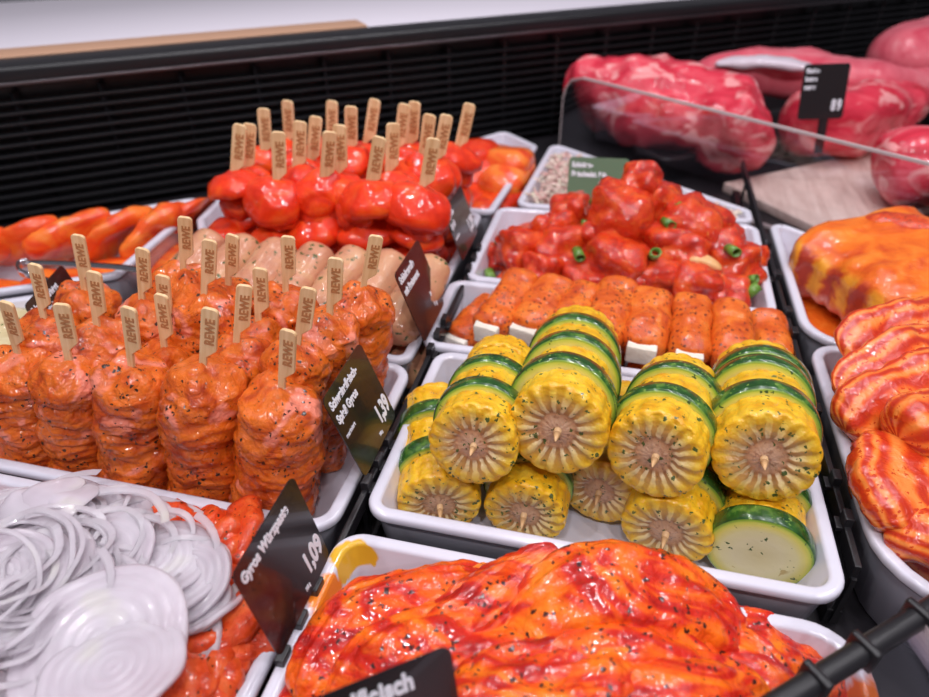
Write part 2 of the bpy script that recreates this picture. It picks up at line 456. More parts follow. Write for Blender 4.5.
def stained_tray():
    m, nt, b = base_mat('white_melamine_smeared')
    vec = coords(nt, rnd=False)
    f = noise_tex(nt, vec, 55, 3, 1)
    sep = node(nt, 'ShaderNodeSeparateXYZ'); nt.links.new(vec, sep.inputs[0])
    def near(x, y, r):
        d = node(nt, 'ShaderNodeVectorMath', operation='DISTANCE')
        nt.links.new(vec, d.inputs[0]); d.inputs[1].default_value = (x, y, .045)
        q = node(nt, 'ShaderNodeMath', operation='DIVIDE'); q.inputs[1].default_value = r; nt.links.new(d.outputs['Value'], q.inputs[0])
        s = node(nt, 'ShaderNodeMath', operation='ADD'); nt.links.new(q.outputs[0], s.inputs[0]); nt.links.new(f, s.inputs[1])
        rr = ramp(nt, [(.86, (1, 1, 1)), (.93, (0, 0, 0))])
        sh = node(nt, 'ShaderNodeMath', operation='MULTIPLY'); sh.inputs[1].default_value = .62; nt.links.new(s.outputs[0], sh.inputs[0])
        nt.links.new(sh.outputs[0], rr.inputs[0]); return rr.outputs[0]
    col = (.66, .645, .73)
    for x, y, r, c in SMEARS:
        col = mix(nt, near(x, y, r), col, c)
    if not isinstance(col, tuple): nt.links.new(col, b.inputs['Base Color'])
    b.inputs['Roughness'].default_value = .16; b.inputs['Coat Weight'].default_value = .3
    return m
SMEARS = [(-.114, .076, .0125, (.74, .42, .03)), (-.112, .052, .017, (.84, .22, .010)),
          (.112, .042, .030, (.76, .16, .015)), (.095, .055, .016, (.72, .14, .02))]
M['tray_smeared'] = stained_tray()

# ------------------------------------------------------------------ the setting
DW = Vector((.776, .631, 0))                # direction the rear wall runs in
NW = Vector((-.631, .776, 0))               # away from the customer
W0 = Vector((-.676, .565, 0))               # a point at the foot of the wall
bm = bmesh.new()
add_box(bm, (0, .62, -.01), (2.2, 1.9, .02))
o = obj('floor', bm, M['deck'], smooth=False); tag(o, 'black display deck under all the trays', 'counter deck', kind='structure')

def along(s, d, z): return W0 + DW*s + NW*d + Vector((0, 0, z))
bm = bmesh.new()
L0, L1 = -.5, 2.0
add_beam(bm, along(L0, .03, .075), along(L1, .03, .075), .012, .15)
nsl = 12
for i in range(nsl):
    z = .010 + i*.0108
    add_beam(bm, along(L0, .006 + .0005*i, z), along(L1, .006 + .0005*i, z), .013, .0034, .001)
s = L0 + .05
while s < L1:
    add_beam(bm, along(s, .012, .0), along(s, .012, .14), .004, .008); s += .085
o = obj('wall_back', bm, M['wall'], smooth=False); tag(o, 'black louvred vent panel behind the trays', 'wall', kind='structure')
bm = bmesh.new()
add_beam(bm, along(L0, .02, .158), along(L1, .02, .158), .05, .017, .004)
o = obj('trim_1', bm, M['wall']); tag(o, 'black rail capping the vent panel', 'trim', kind='structure')
bm = bmesh.new()
add_beam(bm, along(L0, -.006, .1505), along(L1, -.006, .1505), .004, .003, .0005)
o = obj('trim_2', bm, simple('dull_metal', (.20, .18, .19), .35, metal=1)); tag(o, 'thin bright metal lip under the black rail', 'trim', kind='structure')
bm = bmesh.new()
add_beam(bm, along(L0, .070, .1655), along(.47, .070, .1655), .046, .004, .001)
o = obj('tan_strip', bm, simple('tan_band', (.56, .32, .20), .4)); tag(o, 'tan strip along the front of the pale rear worktop', 'trim', kind='structure')
bm = bmesh.new()
add_beam(bm, along(L0, .27, .158), along(L1, .27, .158), .44, .012, .003)
o = obj('worktop', bm, simple('pale_worktop', (.84, .79, .87), .3, coat=.3)); tag(o, 'pale worktop behind the black rail', 'worktop', kind='structure')

# ------------------------------------------------------------------ trays
def rounded_poly(poly, rads, inset, nseg=7):
    """offset a convex counter-clockwise polygon inward and round its corners (same point count for every inset)"""
    n = len(poly); out = []
    P = [Vector((p[0], p[1])) for p in poly]
    for i in range(n):
        p0, p1, p2 = P[i-1], P[i], P[(i+1) % n]
        d1 = (p1-p0).normalized(); d2 = (p2-p1).normalized()
        n1 = Vector((-d1.y, d1.x)); n2 = Vector((-d2.y, d2.x))
        r = max(rads[i], .004)
        k = r
        # centre of the corner arc: offset both edges by r
        den = 1 + n1.dot(n2)
        cc = p1 + (n1+n2)*(k/den)
        a1 = math.atan2(-n1.y, -n1.x); a2 = math.atan2(-n2.y, -n2.x)
        while a2 < a1: a2 += 2*PI
        rr = r - inset
        for s in range(nseg+1):
            a = a1 + (a2-a1)*s/nseg
            if rr >= .0005: out.append(cc + Vector((math.cos(a), math.sin(a)))*rr)
            else:
                cc2 = p1 + (n1+n2)*((inset+.0005)/den)
                out.append(cc2 + Vector((math.cos(a), math.sin(a)))*.0005)
    return out

def tray(label, poly, rads, h=.05, lip=.0075, mat=None, taper=.010, name='serving_tray', cat='tray', group='white food trays', floor_z=.006, z0=0):
    if isinstance(rads, (int, float)): rads = [rads]*len(poly)
    cx = sum(p[0] for p in poly)/len(poly); cy = sum(p[1] for p in poly)/len(poly)
    poly = [(p[0]-cx, p[1]-cy) for p in poly]
    T = taper
    prof = [(T+.004, 0), (T, .002), (.004, h-.0075), (.0035, h-.0062), (.0006, h-.006), (0, h-.0045), (0, h-.0018), (.0008, h-.0004), (.002, h), (lip-.002, h),
            (lip-.0006, h-.0006), (lip, h-.002), (lip+T-.003, floor_z+.006), (lip+T-.001, floor_z+.002), (lip+T+.004, floor_z)]
    bm = bmesh.new(); rings = []
    for ins, z in prof:
        rings.append([bm.verts.new((q.x, q.y, z)) for q in rounded_poly(poly, rads, ins)])
    N = len(rings[0])
    for a, b in zip(rings, rings[1:]):
        for i in range(N):
            j = (i+1) % N
            bm.faces.new((a[i], a[j], b[j], b[i]))
    bm.faces.new(rings[0][::-1]); bm.faces.new(rings[-1])
    me = to_mesh(name, bm)
    o = link_mesh(name, me, mat or M['tray'], None, (cx, cy, z0))
    tag(o, label, cat, group)
    return o

tray('white tray holding the bright orange peppered meat, nearest the camera', [(-.117, .03), (.136, .03), (.136, .2135), (-.117, .2135)], [.02, .02, .026, .016], mat=M['tray_smeared'])
tray('white tray holding the corn and courgette skewers', [(-.1105, .2255), (.1345, .2255), (.1345, .381), (-.1105, .381)], [.014, .018, .016, .014])
tray('white tray holding the cheese rolls wrapped in paprika ham', [(-.125, .384), (.136, .384), (.136, .484), (-.126, .484)], .014)
tray('white tray holding the red meat cubes with spring onion', [(-.116, .487), (.136, .487), (.139, .655), (-.116, .640)], .014)
tray('white wedge-shaped tray holding the pale meat salad', [(-.100, .648), (.136, .662), (.136, .690), (-.088, .853)], [.014, .01, .01, .012])
tray('white tray holding sliced onions over gyros strips', [(-.43, .03), (-.120, .03), (-.120, .206), (-.43, .206)], .014)
tray('white tray holding the orange pork gyros skewers', [(-.362, .209), (-.121, .209), (-.121, .3585), (-.362, .3585)], .016)
tray('white tray holding the pale pink herb sausages', [(-.362, .361), (-.1255, .361), (-.1255, .456), (-.362, .456)], .012)
tray('white tray holding the tall red paprika skewers', [(-.345, .459), (-.1275, .459), (-.1275, .621), (-.412, .621), (-.40, .54)], .012)
tray('white tray of red-orange meat at the back beside the meat salad', [(-.335, .624), (-.118, .624), (-.103, .835), (-.155, .885)], .012)
tray('white tray of orange-red steaks against the vent panel at the back left', [(-.70, .24), (-.405, .425), (-.418, .601), (-.700, .372)], [.012, .01, .014, .012])
tray('white tray of pale herb poultry at the far left edge', [(-.62, .22), (-.366, .22), (-.366, .385), (-.41, .405), (-.62, .275)], .012)
tray('white deep tray holding the marinated rib rack', [(.150, .453), (.36, .453), (.36, .50), (.165, .662), (.150, .662)], [.034, .02, .02, .012, .012])
tray('white deep round-cornered tray holding the striped belly slices', [(.150, .230), (.40, .230), (.40, .448), (.150, .448)], [.046, .03, .02, .02], h=.053)

# ------------------------------------------------------------------ corn and courgette skewers
def corn_slice_mesh(seed, L=.019, Rr=.0245):
    bm = bmesh.new(); nk = 17; na = nk*6
    rows = 3; nl = rows*5; prof = []
    def rk(th, y):
        k = abs(math.cos(nk*th/2)) ** .7
        ky = abs(math.sin(PI*rows*(y/L + .5 + .02*math.sin(th*3+seed)))) ** .5
        return Rr*(.945 + .034*k + .018*ky + .03*nz(Vector((math.cos(th), math.sin(th), y*40))*1.5, seed))
    rings = []
    for fr in (.0, .16, .30, .40, .52, .64, .76, .86, .94):                # front face from the centre out
        rings.append(('f', fr))
    for i in range(nl+1): rings.append(('s', i/nl))
    for fr in (.94, .8, .6, .4, .0): rings.append(('b', fr))
    vs = []
    for kind, t in rings:
        ring = []
        for j in range(na):
            th = 2*PI*j/na
            d = Vector((math.cos(th), math.sin(th), 0))
            if kind == 's':
                y = -L/2 + L*t; r = rk(th, y*.96)
                if t in (0, 1): r *= .985
            else:
                sgn = -1 if kind == 'f' else 1
                r = rk(th, sgn*L/2*.96)*t
                ridge = (.5+.5*math.cos(nk*th + seed))*(1 if .3 < t < .97 else .3)
                y = sgn*(L/2 + .0006 + .0016*ridge*(t if t > .4 else .2) - .0012*(abs(t-.34) < .12) + .0008*nz(d*4*t, seed+4) - .0012*(t > .9))
            ring.append(bm.verts.new((r*math.cos(th), y, r*math.sin(th))))
        vs.append(ring)
    for a, b in zip(vs, vs[1:]):
        for i in range(na):
            j = (i+1) % na
            bm.faces.new((a[i], a[j], b[j], b[i]))
    bmesh.ops.remove_doubles(bm, verts=bm.verts, dist=1e-6)
    return to_mesh('corn_slice', bm)

def zuc_slice_mesh(seed, L=.0125, Rr=.0275):
    bm = bmesh.new(); na = 60
    prof = [(0, -L/2), (.35, -L/2-.0002), (.7, -L/2), (.93, -L/2+.0004), (.975, -L/2+.0010), (1, -L/2+.0025), (1.0, 0), (1, L/2-.0025), (.975, L/2-.001), (.93, L/2-.0004), (.6, L/2), (0, L/2)]
    vs = []
    for r, y in prof:
        ring = []
        for j in range(na):
            th = 2*PI*j/na
            k = 1 + .0*nz(Vector((math.cos(th), math.sin(th), 0)), seed)
            ring.append(bm.verts.new((Rr*r*k*math.cos(th), y + .0006*nz(Vector((r*math.cos(th), r*math.sin(th), 0))*2, seed), Rr*r*k*math.sin(th))))
        vs.append(ring)
    for a, b in zip(vs, vs[1:]):
        for i in range(na):
            j = (i+1) % na
            bm.faces.new((a[i], a[j], b[j], b[i]))
    bmesh.ops.remove_doubles(bm, verts=bm.verts, dist=1e-6)
    return to_mesh('courgette_slice', bm)

CORN = [corn_slice_mesh(s) for s in (1, 2, 3)]
ZUC = [zuc_slice_mesh(s) for s in (1, 2)]
bm = bmesh.new()
bmesh.ops.create_cone(bm, cap_ends=True, segments=10, radius1=.0019, radius2=.0019, depth=.112, matrix=Matrix.Translation((0, .056, 0)) @ Matrix.Rotation(PI/2, 4, 'X'))
bmesh.ops.create_cone(bm, cap_ends=True, segments=10, radius1=.0019, radius2=.0003, depth=.007, matrix=Matrix.Translation((0, -.0035, 0)) @ Matrix.Rotation(PI/2, 4, 'X'))
PICK = to_mesh('wooden_pick', bm)
PICK.materials.append(simple('pick_wood', (.66, .40, .19), .55))

def corn_skewer(face, zf, back, zb, seq, label, size, s):
    a = un(*face, zf); b = un(*back, zb)
    d = (b-a).normalized()
    q = d.to_track_quat('Y', 'Z')
    root = empty('vegetable_skewer', a)
    root.rotation_mode = 'QUATERNION'; root.rotation_quaternion = q
    y = 0; k = s
    for ch in seq:
        L = .0195 if ch == 'C' else .0125
        me = (CORN if ch == 'C' else ZUC)[k % (3 if ch == 'C' else 2)]
        o = link_mesh('corn_slice' if ch == 'C' else 'courgette_slice', me, M['corn'] if ch == 'C' else M['zucchini'], root, (random.uniform(-.0008, .0008), y + L/2, random.uniform(-.0008, .0008)),
                      (random.uniform(-.05, .05), k*1.3, random.uniform(-.05, .05)))
        y += L; k += 1
    link_mesh('wooden_pick', PICK, None, root, (0, -.004 if seq[0] == 'C' else .009, 0), (0, 0, 0))
    root.scale = (size, size, size)
    tag(root, label, 'skewer', 'corn and courgette skewers')
    return root

ZB = .034
SK = [((440, 505), ZB, (438, 425), ZB, 'CZCZC', 'corn skewer at the bottom left corner of its tray', 1.0),
      ((524, 514), ZB, (540, 420), ZB, 'CZCZCZC', 'bottom corn skewer under the gap between the two tallest stacked ones', .98),
      ((599, 492), ZB, (622, 405), ZB, 'CZCZC', 'bottom corn skewer set further back, tucked below the middle of the tray', .98),
      ((666, 533), ZB, (690, 430), ZB, 'CZCZCZC', 'bottom corn skewer beside the large bare courgette face', 1.04),
      ((758, 557), ZB, (764, 440), ZB, 'ZCZCZCZ', 'bottom right skewer ending in a large bare courgette face', 1.0),
      ((474, 445), .084, (500, 374), .064, 'CZCZCC', 'upper corn skewer on the left of the stack', 1.0),
      ((558, 430), .093, (573, 364), .074, 'CZCZCZC', 'topmost corn skewer, second from left in the upper row', 1.10),
      ((656, 456), .085, (679, 388), .066, 'CZCZC', 'upper corn skewer third from left, with a wide courgette slice behind', 1.05),
      ((764, 458), .085, (758, 384), .066, 'CZCZZC', 'upper corn skewer on the far right of the stack', 1.10)]
for i, s in enumerate(SK): corn_skewer(*s, i)

# ------------------------------------------------------------------ cheese rolls in ham
def cheese_roll(p0, p1, label, s, a=.0135, b=.0125):
    p0 = Vector(p0); p1 = Vector(p1)
    root = empty('cheese_roll', (p0.x, p0.y, p0.z - b))
    off = Vector((p0.x, p0.y, p0.z - b)); d = (p1-p0).normalized()
    pts = [p0 - off, (p0*.66+p1*.34) - off + Vector((0, 0, .001)), (p0*.33+p1*.67) - off, p1 - off]
    bm = loft(pts, a, b, nl=36, ns=26, seed=s, amp=.0022, freq=70, amp2=.0008, freq2=260, expo=2.6, endp=12)
    obj('ham_wrap', bm, M['bacon_wrap'], root)
    q = d.to_track_quat('Y', 'Z')
    bm = bmesh.new()
    c = p0 - off + d*.004
    add_box(bm, c, (a*1.25, .016, b*1.25), q.to_euler(), .0015)
    bmesh.ops.subdivide_edges(bm, edges=bm.edges, cuts=2, use_grid_fill=True)
    for v in bm.verts: v.co += Vector((nz(v.co*200, s), nz(v.co*200, s+1), nz(v.co*200, s+2)))*.0006
    obj('cheese_block', bm, M['feta'], root)
    tag(root, label, 'cheese roll', 'ham-wrapped cheese rolls')

ROLL = [((458, 344), .030, (496, 303), 'leftmost ham-wrapped cheese roll, darker and lower than its neighbour'),
        ((487, 333), .052, (527, 276), 'ham-wrapped cheese roll second from left with a square white end'),
        ((524, 335), .052, (560, 283), 'ham-wrapped cheese roll third from left with a broad white end'),
        ((556, 345), .050, (588, 288), 'ham-wrapped cheese roll fourth from left, its end behind the corn'),
        ((594, 352), .053, (621, 284), 'thick ham-wrapped cheese roll in the middle of the row'),
        ((641, 353), .052, (653, 294), 'ham-wrapped cheese roll with the largest white cheese end'),
        ((688, 361), .052, (692, 300), 'ham-wrapped cheese roll third from the right'),
        ((732, 371), .051, (730, 306), 'ham-wrapped cheese roll second from the right'),
        ((772, 366), .036, (764, 316), 'rightmost ham-wrapped cheese roll, low against the tray wall')]
for i, (f, z, k, lab) in enumerate(ROLL):
    a0 = un(*f, z); b0 = un(*k, z + .012)
    cheese_roll(a0, b0, lab, i+20, a=.0168 if i in (2, 4, 5) else .0152)
# a lower layer carries the visible one
for i in range(7):
    x = -.088 + i*.031
    cheese_roll((x, .410, .021), (x+.012, .470, .022), 'lower ham-wrapped cheese roll hidden under the top row', i+60)

# ------------------------------------------------------------------ red meat cubes with spring onion
def cam_depth(p):
    f = Vector((-math.sin(YAW)*math.cos(PITCH), math.cos(YAW)*math.cos(PITCH), -math.sin(PITCH)))
    return (Vector(p) - Vector((0, 0, CAMH))).dot(f)

def at_v(x, y, v):
    lo, hi = -.2, .31
    for _ in range(50):
        m = (lo+hi)/2
        if un(x, y, m).y > v: lo = m
        else: hi = m
    return un(x, y, m)

CUBES = [(641, 184, .588, 19, 'topmost small red meat cube crowning the pile'), (622, 214, .566, 31, 'large red meat cube just below the crown of the pile'),
         (690, 228, .572, 31, 'large red meat cube on the right shoulder of the pile'), (714, 248, .562, 27, 'red meat cube right of the shoulder cube'),
         (556, 230, .572, 20, 'red meat cube at the upper left of the pile'), (557, 252, .545, 25, 'red meat cube in front of the upper left one'),
         (520, 248, .545, 22, 'tall red meat cube at the left end of the pile'), (612, 262, .535, 32, 'big red meat cube front and centre of the pile'),
         (658, 276, .525, 22, 'small red meat cube right of the front centre one'), (684, 254, .545, 25, 'red meat cube under the right shoulder'),
         (697, 287, .515, 24, 'red meat cube at the front right of the pile'), (731, 266, .550, 24, 'red meat cube by the right tray wall'),
         (748, 256, .575, 15, 'dark red small cube at the far right end'), (500, 256, .555, 14, 'small dark red cube against the left tray wall'),
         (571, 212, .590, 20, 'red meat cube at the back left of the pile'), (727, 298, .510, 20, 'red meat cube touching the cheese rolls on the right'),
         (584, 279, .520, 20, 'red meat cube behind the middle cheese roll'), (631, 284, .515, 18, 'low red meat cube in front centre'),
         (660, 205, .590, 22, 'red meat cube behind the crown cube'), (664, 244, .552, 22, 'red meat cube in the dark gap right of centre'),
         (598, 240, .555, 20, 'red meat cube left of the big centre cube'), (540, 272, .520, 18, 'red meat cube at the lower left of the pile')]
for i, (x, y, v, r, lab) in enumerate(CUBES):
    p = at_v(x, y, v); s = r*cam_depth(p)/FPX
    bm = lump((s*1.0, s*.95, s*.88), i*1.7+3, amp=.30, freq=1.4, amp2=.14, freq2=3.2, power=4.2, sub=4)
    me = to_mesh('meat_cube', bm)
    o = link_mesh('meat_cube', me, M['cube'], None, p, (random.uniform(-.5, .5), random.uniform(-.5, .5), random.uniform(0, 3)))
    tag(o, lab, 'meat', 'red marinated meat cubes')
# cubes of the lower layer, carrying the pile
k = 0
for yy in (.53, .565, .6, .62):
    for xx in (-.075, -.04, -.005, .03, .065, .1):
        rr = .020
        bm = lump((rr, rr*.95, rr*.8), k*2.1+50, amp=.22, amp2=.08, power=3.2)
        zt = .024 + .034*math.exp(-((xx-.02)/.06)**2 - ((yy-.57)/.05)**2)*1.0
        o = link_mesh('meat_cube', to_mesh('meat_cube', bm), M['cube'], None, (xx, yy, min(zt, .05)), (0, 0, k))
        tag(o, 'red meat cube in the lower layer of the pile', 'meat', 'red meat cubes of the lower layer'); k += 1

def ring_piece(r, L, th=.0012):
    bm = bmesh.new(); n = 20; rr = []
    for (q, z) in ((r, 0), (r, L), (r-th, L), (r-th, 0)):
        rr.append([bm.verts.new((q*math.cos(2*PI*j/n), q*math.sin(2*PI*j/n)*.85, z)) for j in range(n)])
    for a in range(4):
        A, B = rr[a], rr[(a+1) % 4]
        for j in range(n): bm.faces.new((A[j], A[(j+1) % n], B[(j+1) % n], B[j]))
    return to_mesh('spring_onion', bm)
SP = ring_piece(.0048, .012); SP2 = ring_piece(.0044, .006)
SCAL = [(581, 225, .560, 'double spring onion piece left of the big cube'), (577, 251, .532, 'spring onion piece on the left front of the pile'), (652, 258, .528, 'spring onion ring in the dark gap at centre'),
        (676, 210, .575, 'flat green spring onion piece right of the crown'), (664, 222, .562, 'dark green spring onion ring beside the big cube'), (727, 249, .545, 'pale green spring onion ring on the right of the pile'),
        (684, 268, .525, 'green spring onion piece under the right shoulder'), (497, 240, .560, 'olive spring onion piece by the left tray wall'), (490, 272, .530, 'pale spring onion piece low in the left tray corner'),
        (748, 280, .530, 'green spring onion piece by the right tray wall'), (744, 296, .515, 'dark spring onion end in the right front corner'), (592, 205, .575, 'spring onion piece left of the crown')]
for i, (x, y, v, lab) in enumerate(SCAL):
    p = at_v(x, y, v)
    o = link_mesh('spring_onion', SP if i % 3 else SP2, M['scallion'], None, p + Vector((0, -.006, .004)), (random.uniform(.6, 1.8), random.uniform(-.4, .4), random.uniform(0, 3)))
    tag(o, lab, 'spring onion', 'spring onion pieces among the red cubes')
a0 = at_v(700, 268, .53); 
o = obj('onion_wedge', loft([a0+Vector((-.012, 0, .006)), a0+Vector((0, -.004, .010)), a0+Vector((.016, -.006, .004))], .007, .004, seed=4, amp=.001), M['shallot'])
tag(o, 'golden onion wedge at the front right of the red cubes', 'onion')

# ------------------------------------------------------------------ meat salad
bm = bmesh.new()
poly = rounded_poly([(-.088, .660), (.120, .672), (.120, .684), (-.078, .830)], [.01]*4, .0)
cx, cy = 0.0, .72
c = bm.verts.new((cx, cy, .046))
ringsets = []
for fr, z in ((.25, .046), (.5, .045), (.7, .043), (.85, .041), (1, .036), (1.0, .02)):
    ringsets.append([bm.verts.new((cx + (q.x-cx)*fr, cy + (q.y-cy)*fr, z)) for q in poly])
n = len(poly)
for j in range(n): bm.faces.new((c, ringsets[0][j], ringsets[0][(j+1) % n]))
for A, B in zip(ringsets, ringsets[1:]):
    for j in range(n): bm.faces.new((A[j], B[j], B[(j+1) % n], A[(j+1) % n]))
rnd = random.Random(5)
for k in range(420):
    a, b2 = rnd.random(), rnd.random()
    l0 = Vector((-.085, .665)).lerp(Vector((-.078, .825)), b2); r0 = Vector((.115, .673)).lerp(Vector((.115, .684)), b2)
    q = l0.lerp(r0, a**1.2)
    mt = Matrix.Translation((q.x, q.y, .045 + rnd.random()*.004)) @ Euler((rnd.uniform(-.5, .5), rnd.uniform(-.5, .5), rnd.uniform(0, 6))).to_matrix().to_4x4() @ Matrix.Diagonal((rnd.uniform(.012, .026), .0026, .0022, 1))
    r = bmesh.ops.create_cube(bm, size=1, matrix=mt)
o = obj('meat_salad', bm, M['salad']); tag(o, 'pale pink and cream shredded meat salad in the wedge tray', 'salad', kind='stuff')

# ------------------------------------------------------------------ branded flat picks
PW, PH, PC, PR = .0086, .0305, .0050, .0038
out = [(-PW/2, -.02), (-PW/2, PH-.0022), (-PW/2+.0005, PH-.0008), (-PW/2+.0018, PH), (PW/2-.0022, PH), (PW/2-.0008, PH-.0006), (PW/2, PH-.0018), (PW/2, PC), (-PW/2+PR, 0), (-PW/2+PR, -.02)]
PADDLE = to_mesh('flat_pick', extrude_outline(out, -.0011, .0011, .0003), smooth=False); PADDLE.materials.append(M['wood'])
REWE = text_mesh('REWE', .0066, .92, .00022)
bb = [v.co for v in REWE.vertices]; tw = max(v.x for v in bb) - min(v.x for v in bb)
REWE.transform(Matrix.Translation((-min(v.x for v in bb), -.0024, 0)))
REWE.transform(Matrix.Rotation(PI/2, 4, 'X') @ Matrix.Rotation(PI/2, 4, 'Z'))
REWE.transform(Matrix.Translation((.0004, -.0012, PC + (PH - PC - tw)*.40)))
REWE.materials.append(M['brand'])

def pick(root, z, rz, lean, size=1.0):
    p = link_mesh('flat_pick', PADDLE, None, root, ((PW/2-PR/2)*size, 0, z), (lean[0], lean[1], rz))
    p.scale = (size, size, size)
    w = link_mesh('printed_word', REWE, None, p)
    w['label'] = 'brown printed word'
    return p

# gyros skewers: pixel where the pick enters the meat
def kebab_body(s):
    """meat folded tightly onto a stick: bulges, and fine slanting wrinkles; height 1, scaled when placed"""
    bm = bmesh.new(); na, nh = 72, 96; H = .112; rings = []
    for i in range(nh+1):
        t = i/nh
        cap = 1.0
        if t < .06: cap = math.sqrt(max(0, 1-(1-t/.06)**2))
        if t > .86: cap = max(0, 1-((t-.86)/.14)**2.4)**.55
        ring = []
        for j in range(na):
            th = 2*PI*j/na; d = Vector((math.cos(th), math.sin(th), 0))
            q = d*.9 + Vector((0, 0, t*5.0))
            r = .0205*(.94 + .10*math.sin(PI*t) + .20*nz(q, s))
            # tiers of folded meat, wandering around the stick
            ph = t*6.2 + .75*nz(d*1.0 + Vector((0, 0, t*2)), s+3)
            r += .0021*(abs(math.sin(PI*ph))**.55 - .6)
            wq = d*1.6 + Vector((0, 0, t*26 + 3.5*nz(d*1.3 + Vector((0, 0, t*3)), s+8)))
            r += .0034*(.30 - abs(nz(wq, s+5)))
            r += .0006*nz(d*7 + Vector((0, 0, t*60)), s+6)
            z = H*t
            if t > .8: z += .007*((t-.8)/.2)*nz(d*1.6*cap, s+11)
            ring.append(bm.verts.new((r*cap*d.x, r*cap*d.y, z)))
        rings.append(ring)
    for a, b in zip(rings, rings[1:]):
        for j in range(na):
            k = (j+1) % na
            bm.faces.new((a[j], a[k], b[k], b[j]))
    bmesh.ops.remove_doubles(bm, verts=bm.verts, dist=1e-5)
    return to_mesh('meat_stack', bm)
GY_BODY = [kebab_body(q*3.3+1) for q in range(8)]
GYP = [(18, 358), (69, 362), (131, 367), (204, 370), (281, 391),
       (44, 322), (98, 330), (164, 352), (237, 345), (298, 347),
       (84, 290), (143, 305), (163, 330), (205, 297), (329, 318), (258, 325), (184, 272), (228, 288), (285, 292), (363, 292)]
GV = [.246]*5 + [.272, .270, .276, .276, .278, .315, .300, .298, .310, .302, .306, .332, .334, .336, .338]
G_lab = ['in the front row, first from left, cut by the photo edge', 'in the front row, second from left', 'in the front row, third from left', 'in the front row, fourth from left', 'in the front row, rightmost and largest, beside the price card',
         'with its pick tip in front of the small far-left price card', 'just behind the gap of the second and third front skewers', 'between the third and fourth front skewers', 'behind and right of the fourth front skewer', 'directly behind the rightmost front skewer',
         'in the back row, far left near the tongs', 'in the middle row left of centre', 'behind the third front skewer', 'in the back half, left of the sausages', 'in the back half right side, second from the right end', 'in the middle row right of centre', 'in the back row in front of the orange steaks', 'in the back row, in front of the left sausages', 'in the back row, in front of the middle sausages', 'at the back right corner of its tray']
RIGHT = Vector((math.cos(YAW), math.sin(YAW), 0))
def leaning(name, top, lean, turn=0):
    """an empty at the foot of a stick whose pick enters the food at top; it leans to the camera's right"""
    ax = (Vector((0, 0, 1)) + RIGHT*lean + Vector((random.uniform(-.03, .03), random.uniform(-.03, .03), 0))).normalized()
    h = (top.z - .0065)/ax.z
    foot = top - ax*h
    X = (RIGHT - ax*RIGHT.dot(ax)).normalized(); Y = ax.cross(X)
    r = empty(name, foot)
    r.rotation_euler = Matrix(((X.x, Y.x, ax.x), (X.y, Y.y, ax.y), (X.z, Y.z, ax.z))).to_euler()
    return r, h
for i, (x, y) in enumerate(GYP):
    p = at_v(x, y, GV[i])
    p.z = min(max(p.z, .095), .128); p = un(x, y, p.z)
    p.x = min(p.x, -.142)
    root, h = leaning('gyros_skewer', p, .19)
    o = link_mesh('meat_stack', GY_BODY[i % 8], M['gyros'], root, (0, 0, 0), (0, 0, random.uniform(0, 6.3)))
    sc = random.uniform(.98, 1.10) if i < 5 else random.uniform(.90, 1.0)
    o.scale = (sc, sc, (h + .003)/.112)
    pick(root, h + .0095, random.uniform(-.25, .2), (random.uniform(-.05, .05), random.uniform(-.06, .06)))
    tag(root, 'orange pork gyros skewer ' + G_lab[i], 'skewer', 'gyros skewers with flat wooden picks')

# red skewers
RD_MEAT = [to_mesh('meat_piece', fold_disc(.0205, .027, 40+s*2.7, wob=.2, lobes=.3)) for s in range(5)]
def pepper_mesh(s):
    bm = bmesh.new(); n, m = 30, 12; top = []; bot = []
    for layer, off in ((top, .0025), (bot, -.0025)):
        for i in range(m+1):
            rr = .026*(i/m); ring = []
            for j in range(n):
                th = 2*PI*j/n; d = Vector((math.cos(th), math.sin(th), 0))
                r2 = rr*(1 + .22*nz(d*1.3, s)); e = 1 if i < m else .55
                z = .010 - 26*rr*rr*(.7+.5*nz(d*1.1, s+4)) + off*e*2.2 + .003*nz(d*rr*90, s+7)
                ring.append(bm.verts.new((d.x*r2, d.y*r2*.86, z)))
            layer.append(ring)
    for layer in (top, bot):
        for A, B in zip(layer, layer[1:]):
            for j in range(n): bm.faces.new((A[j], A[(j+1) % n], B[(j+1) % n], B[j]))
    for j in range(n): bm.faces.new((top[-1][j], top[-1][(j+1) % n], bot[-1][(j+1) % n], bot[-1][j]))
    bmesh.ops.remove_doubles(bm, verts=bm.verts, dist=1e-5)
    return to_mesh('pepper_piece', bm)
RD_PEP = [pepper_mesh(s*4.1) for s in range(5)]
RV = [.490, .510, .485, .560, .600, .505, .540, .600, .482, .500, .560, .602, .480, .520, .570, .600, .560, .482, .520, .602]
def Z4(x, y): return (200 + x/3.0, 80 + y/3.0)
RSK = [(100, 280), (132, 275), (228, 305), (190, 222), (260, 190), (286, 270), (327, 250), (386, 195), (368, 300), (412, 285), (443, 215), (496, 190), (505, 318), (563, 280), (588, 210), (625, 200), (702, 245), (665, 325), (661, 245), (770, 205)]
R_lab = ['at the far left front', 'second from left, just behind the far-left one', 'third pick from left in the front row', 'in the back row, leftmost', 'in the back row, second from left and tallest', 'in the middle row left of centre', 'in the middle row, tall pick left of centre',
         'in the back row, third from left', 'in the front row left of centre', 'in the front half, centre', 'in the middle row right of centre', 'in the back row, fourth from left', 'at the front, right of centre, with a short pick', 'in the middle row towards the right', 'in the back half, twin picks, left one',
         'in the back half, twin picks, right orange one', 'towards the right end, with an orange pick', 'at the front right corner, by the second price card', 'just behind the front right corner skewer', 'at the far right back, rightmost pick']
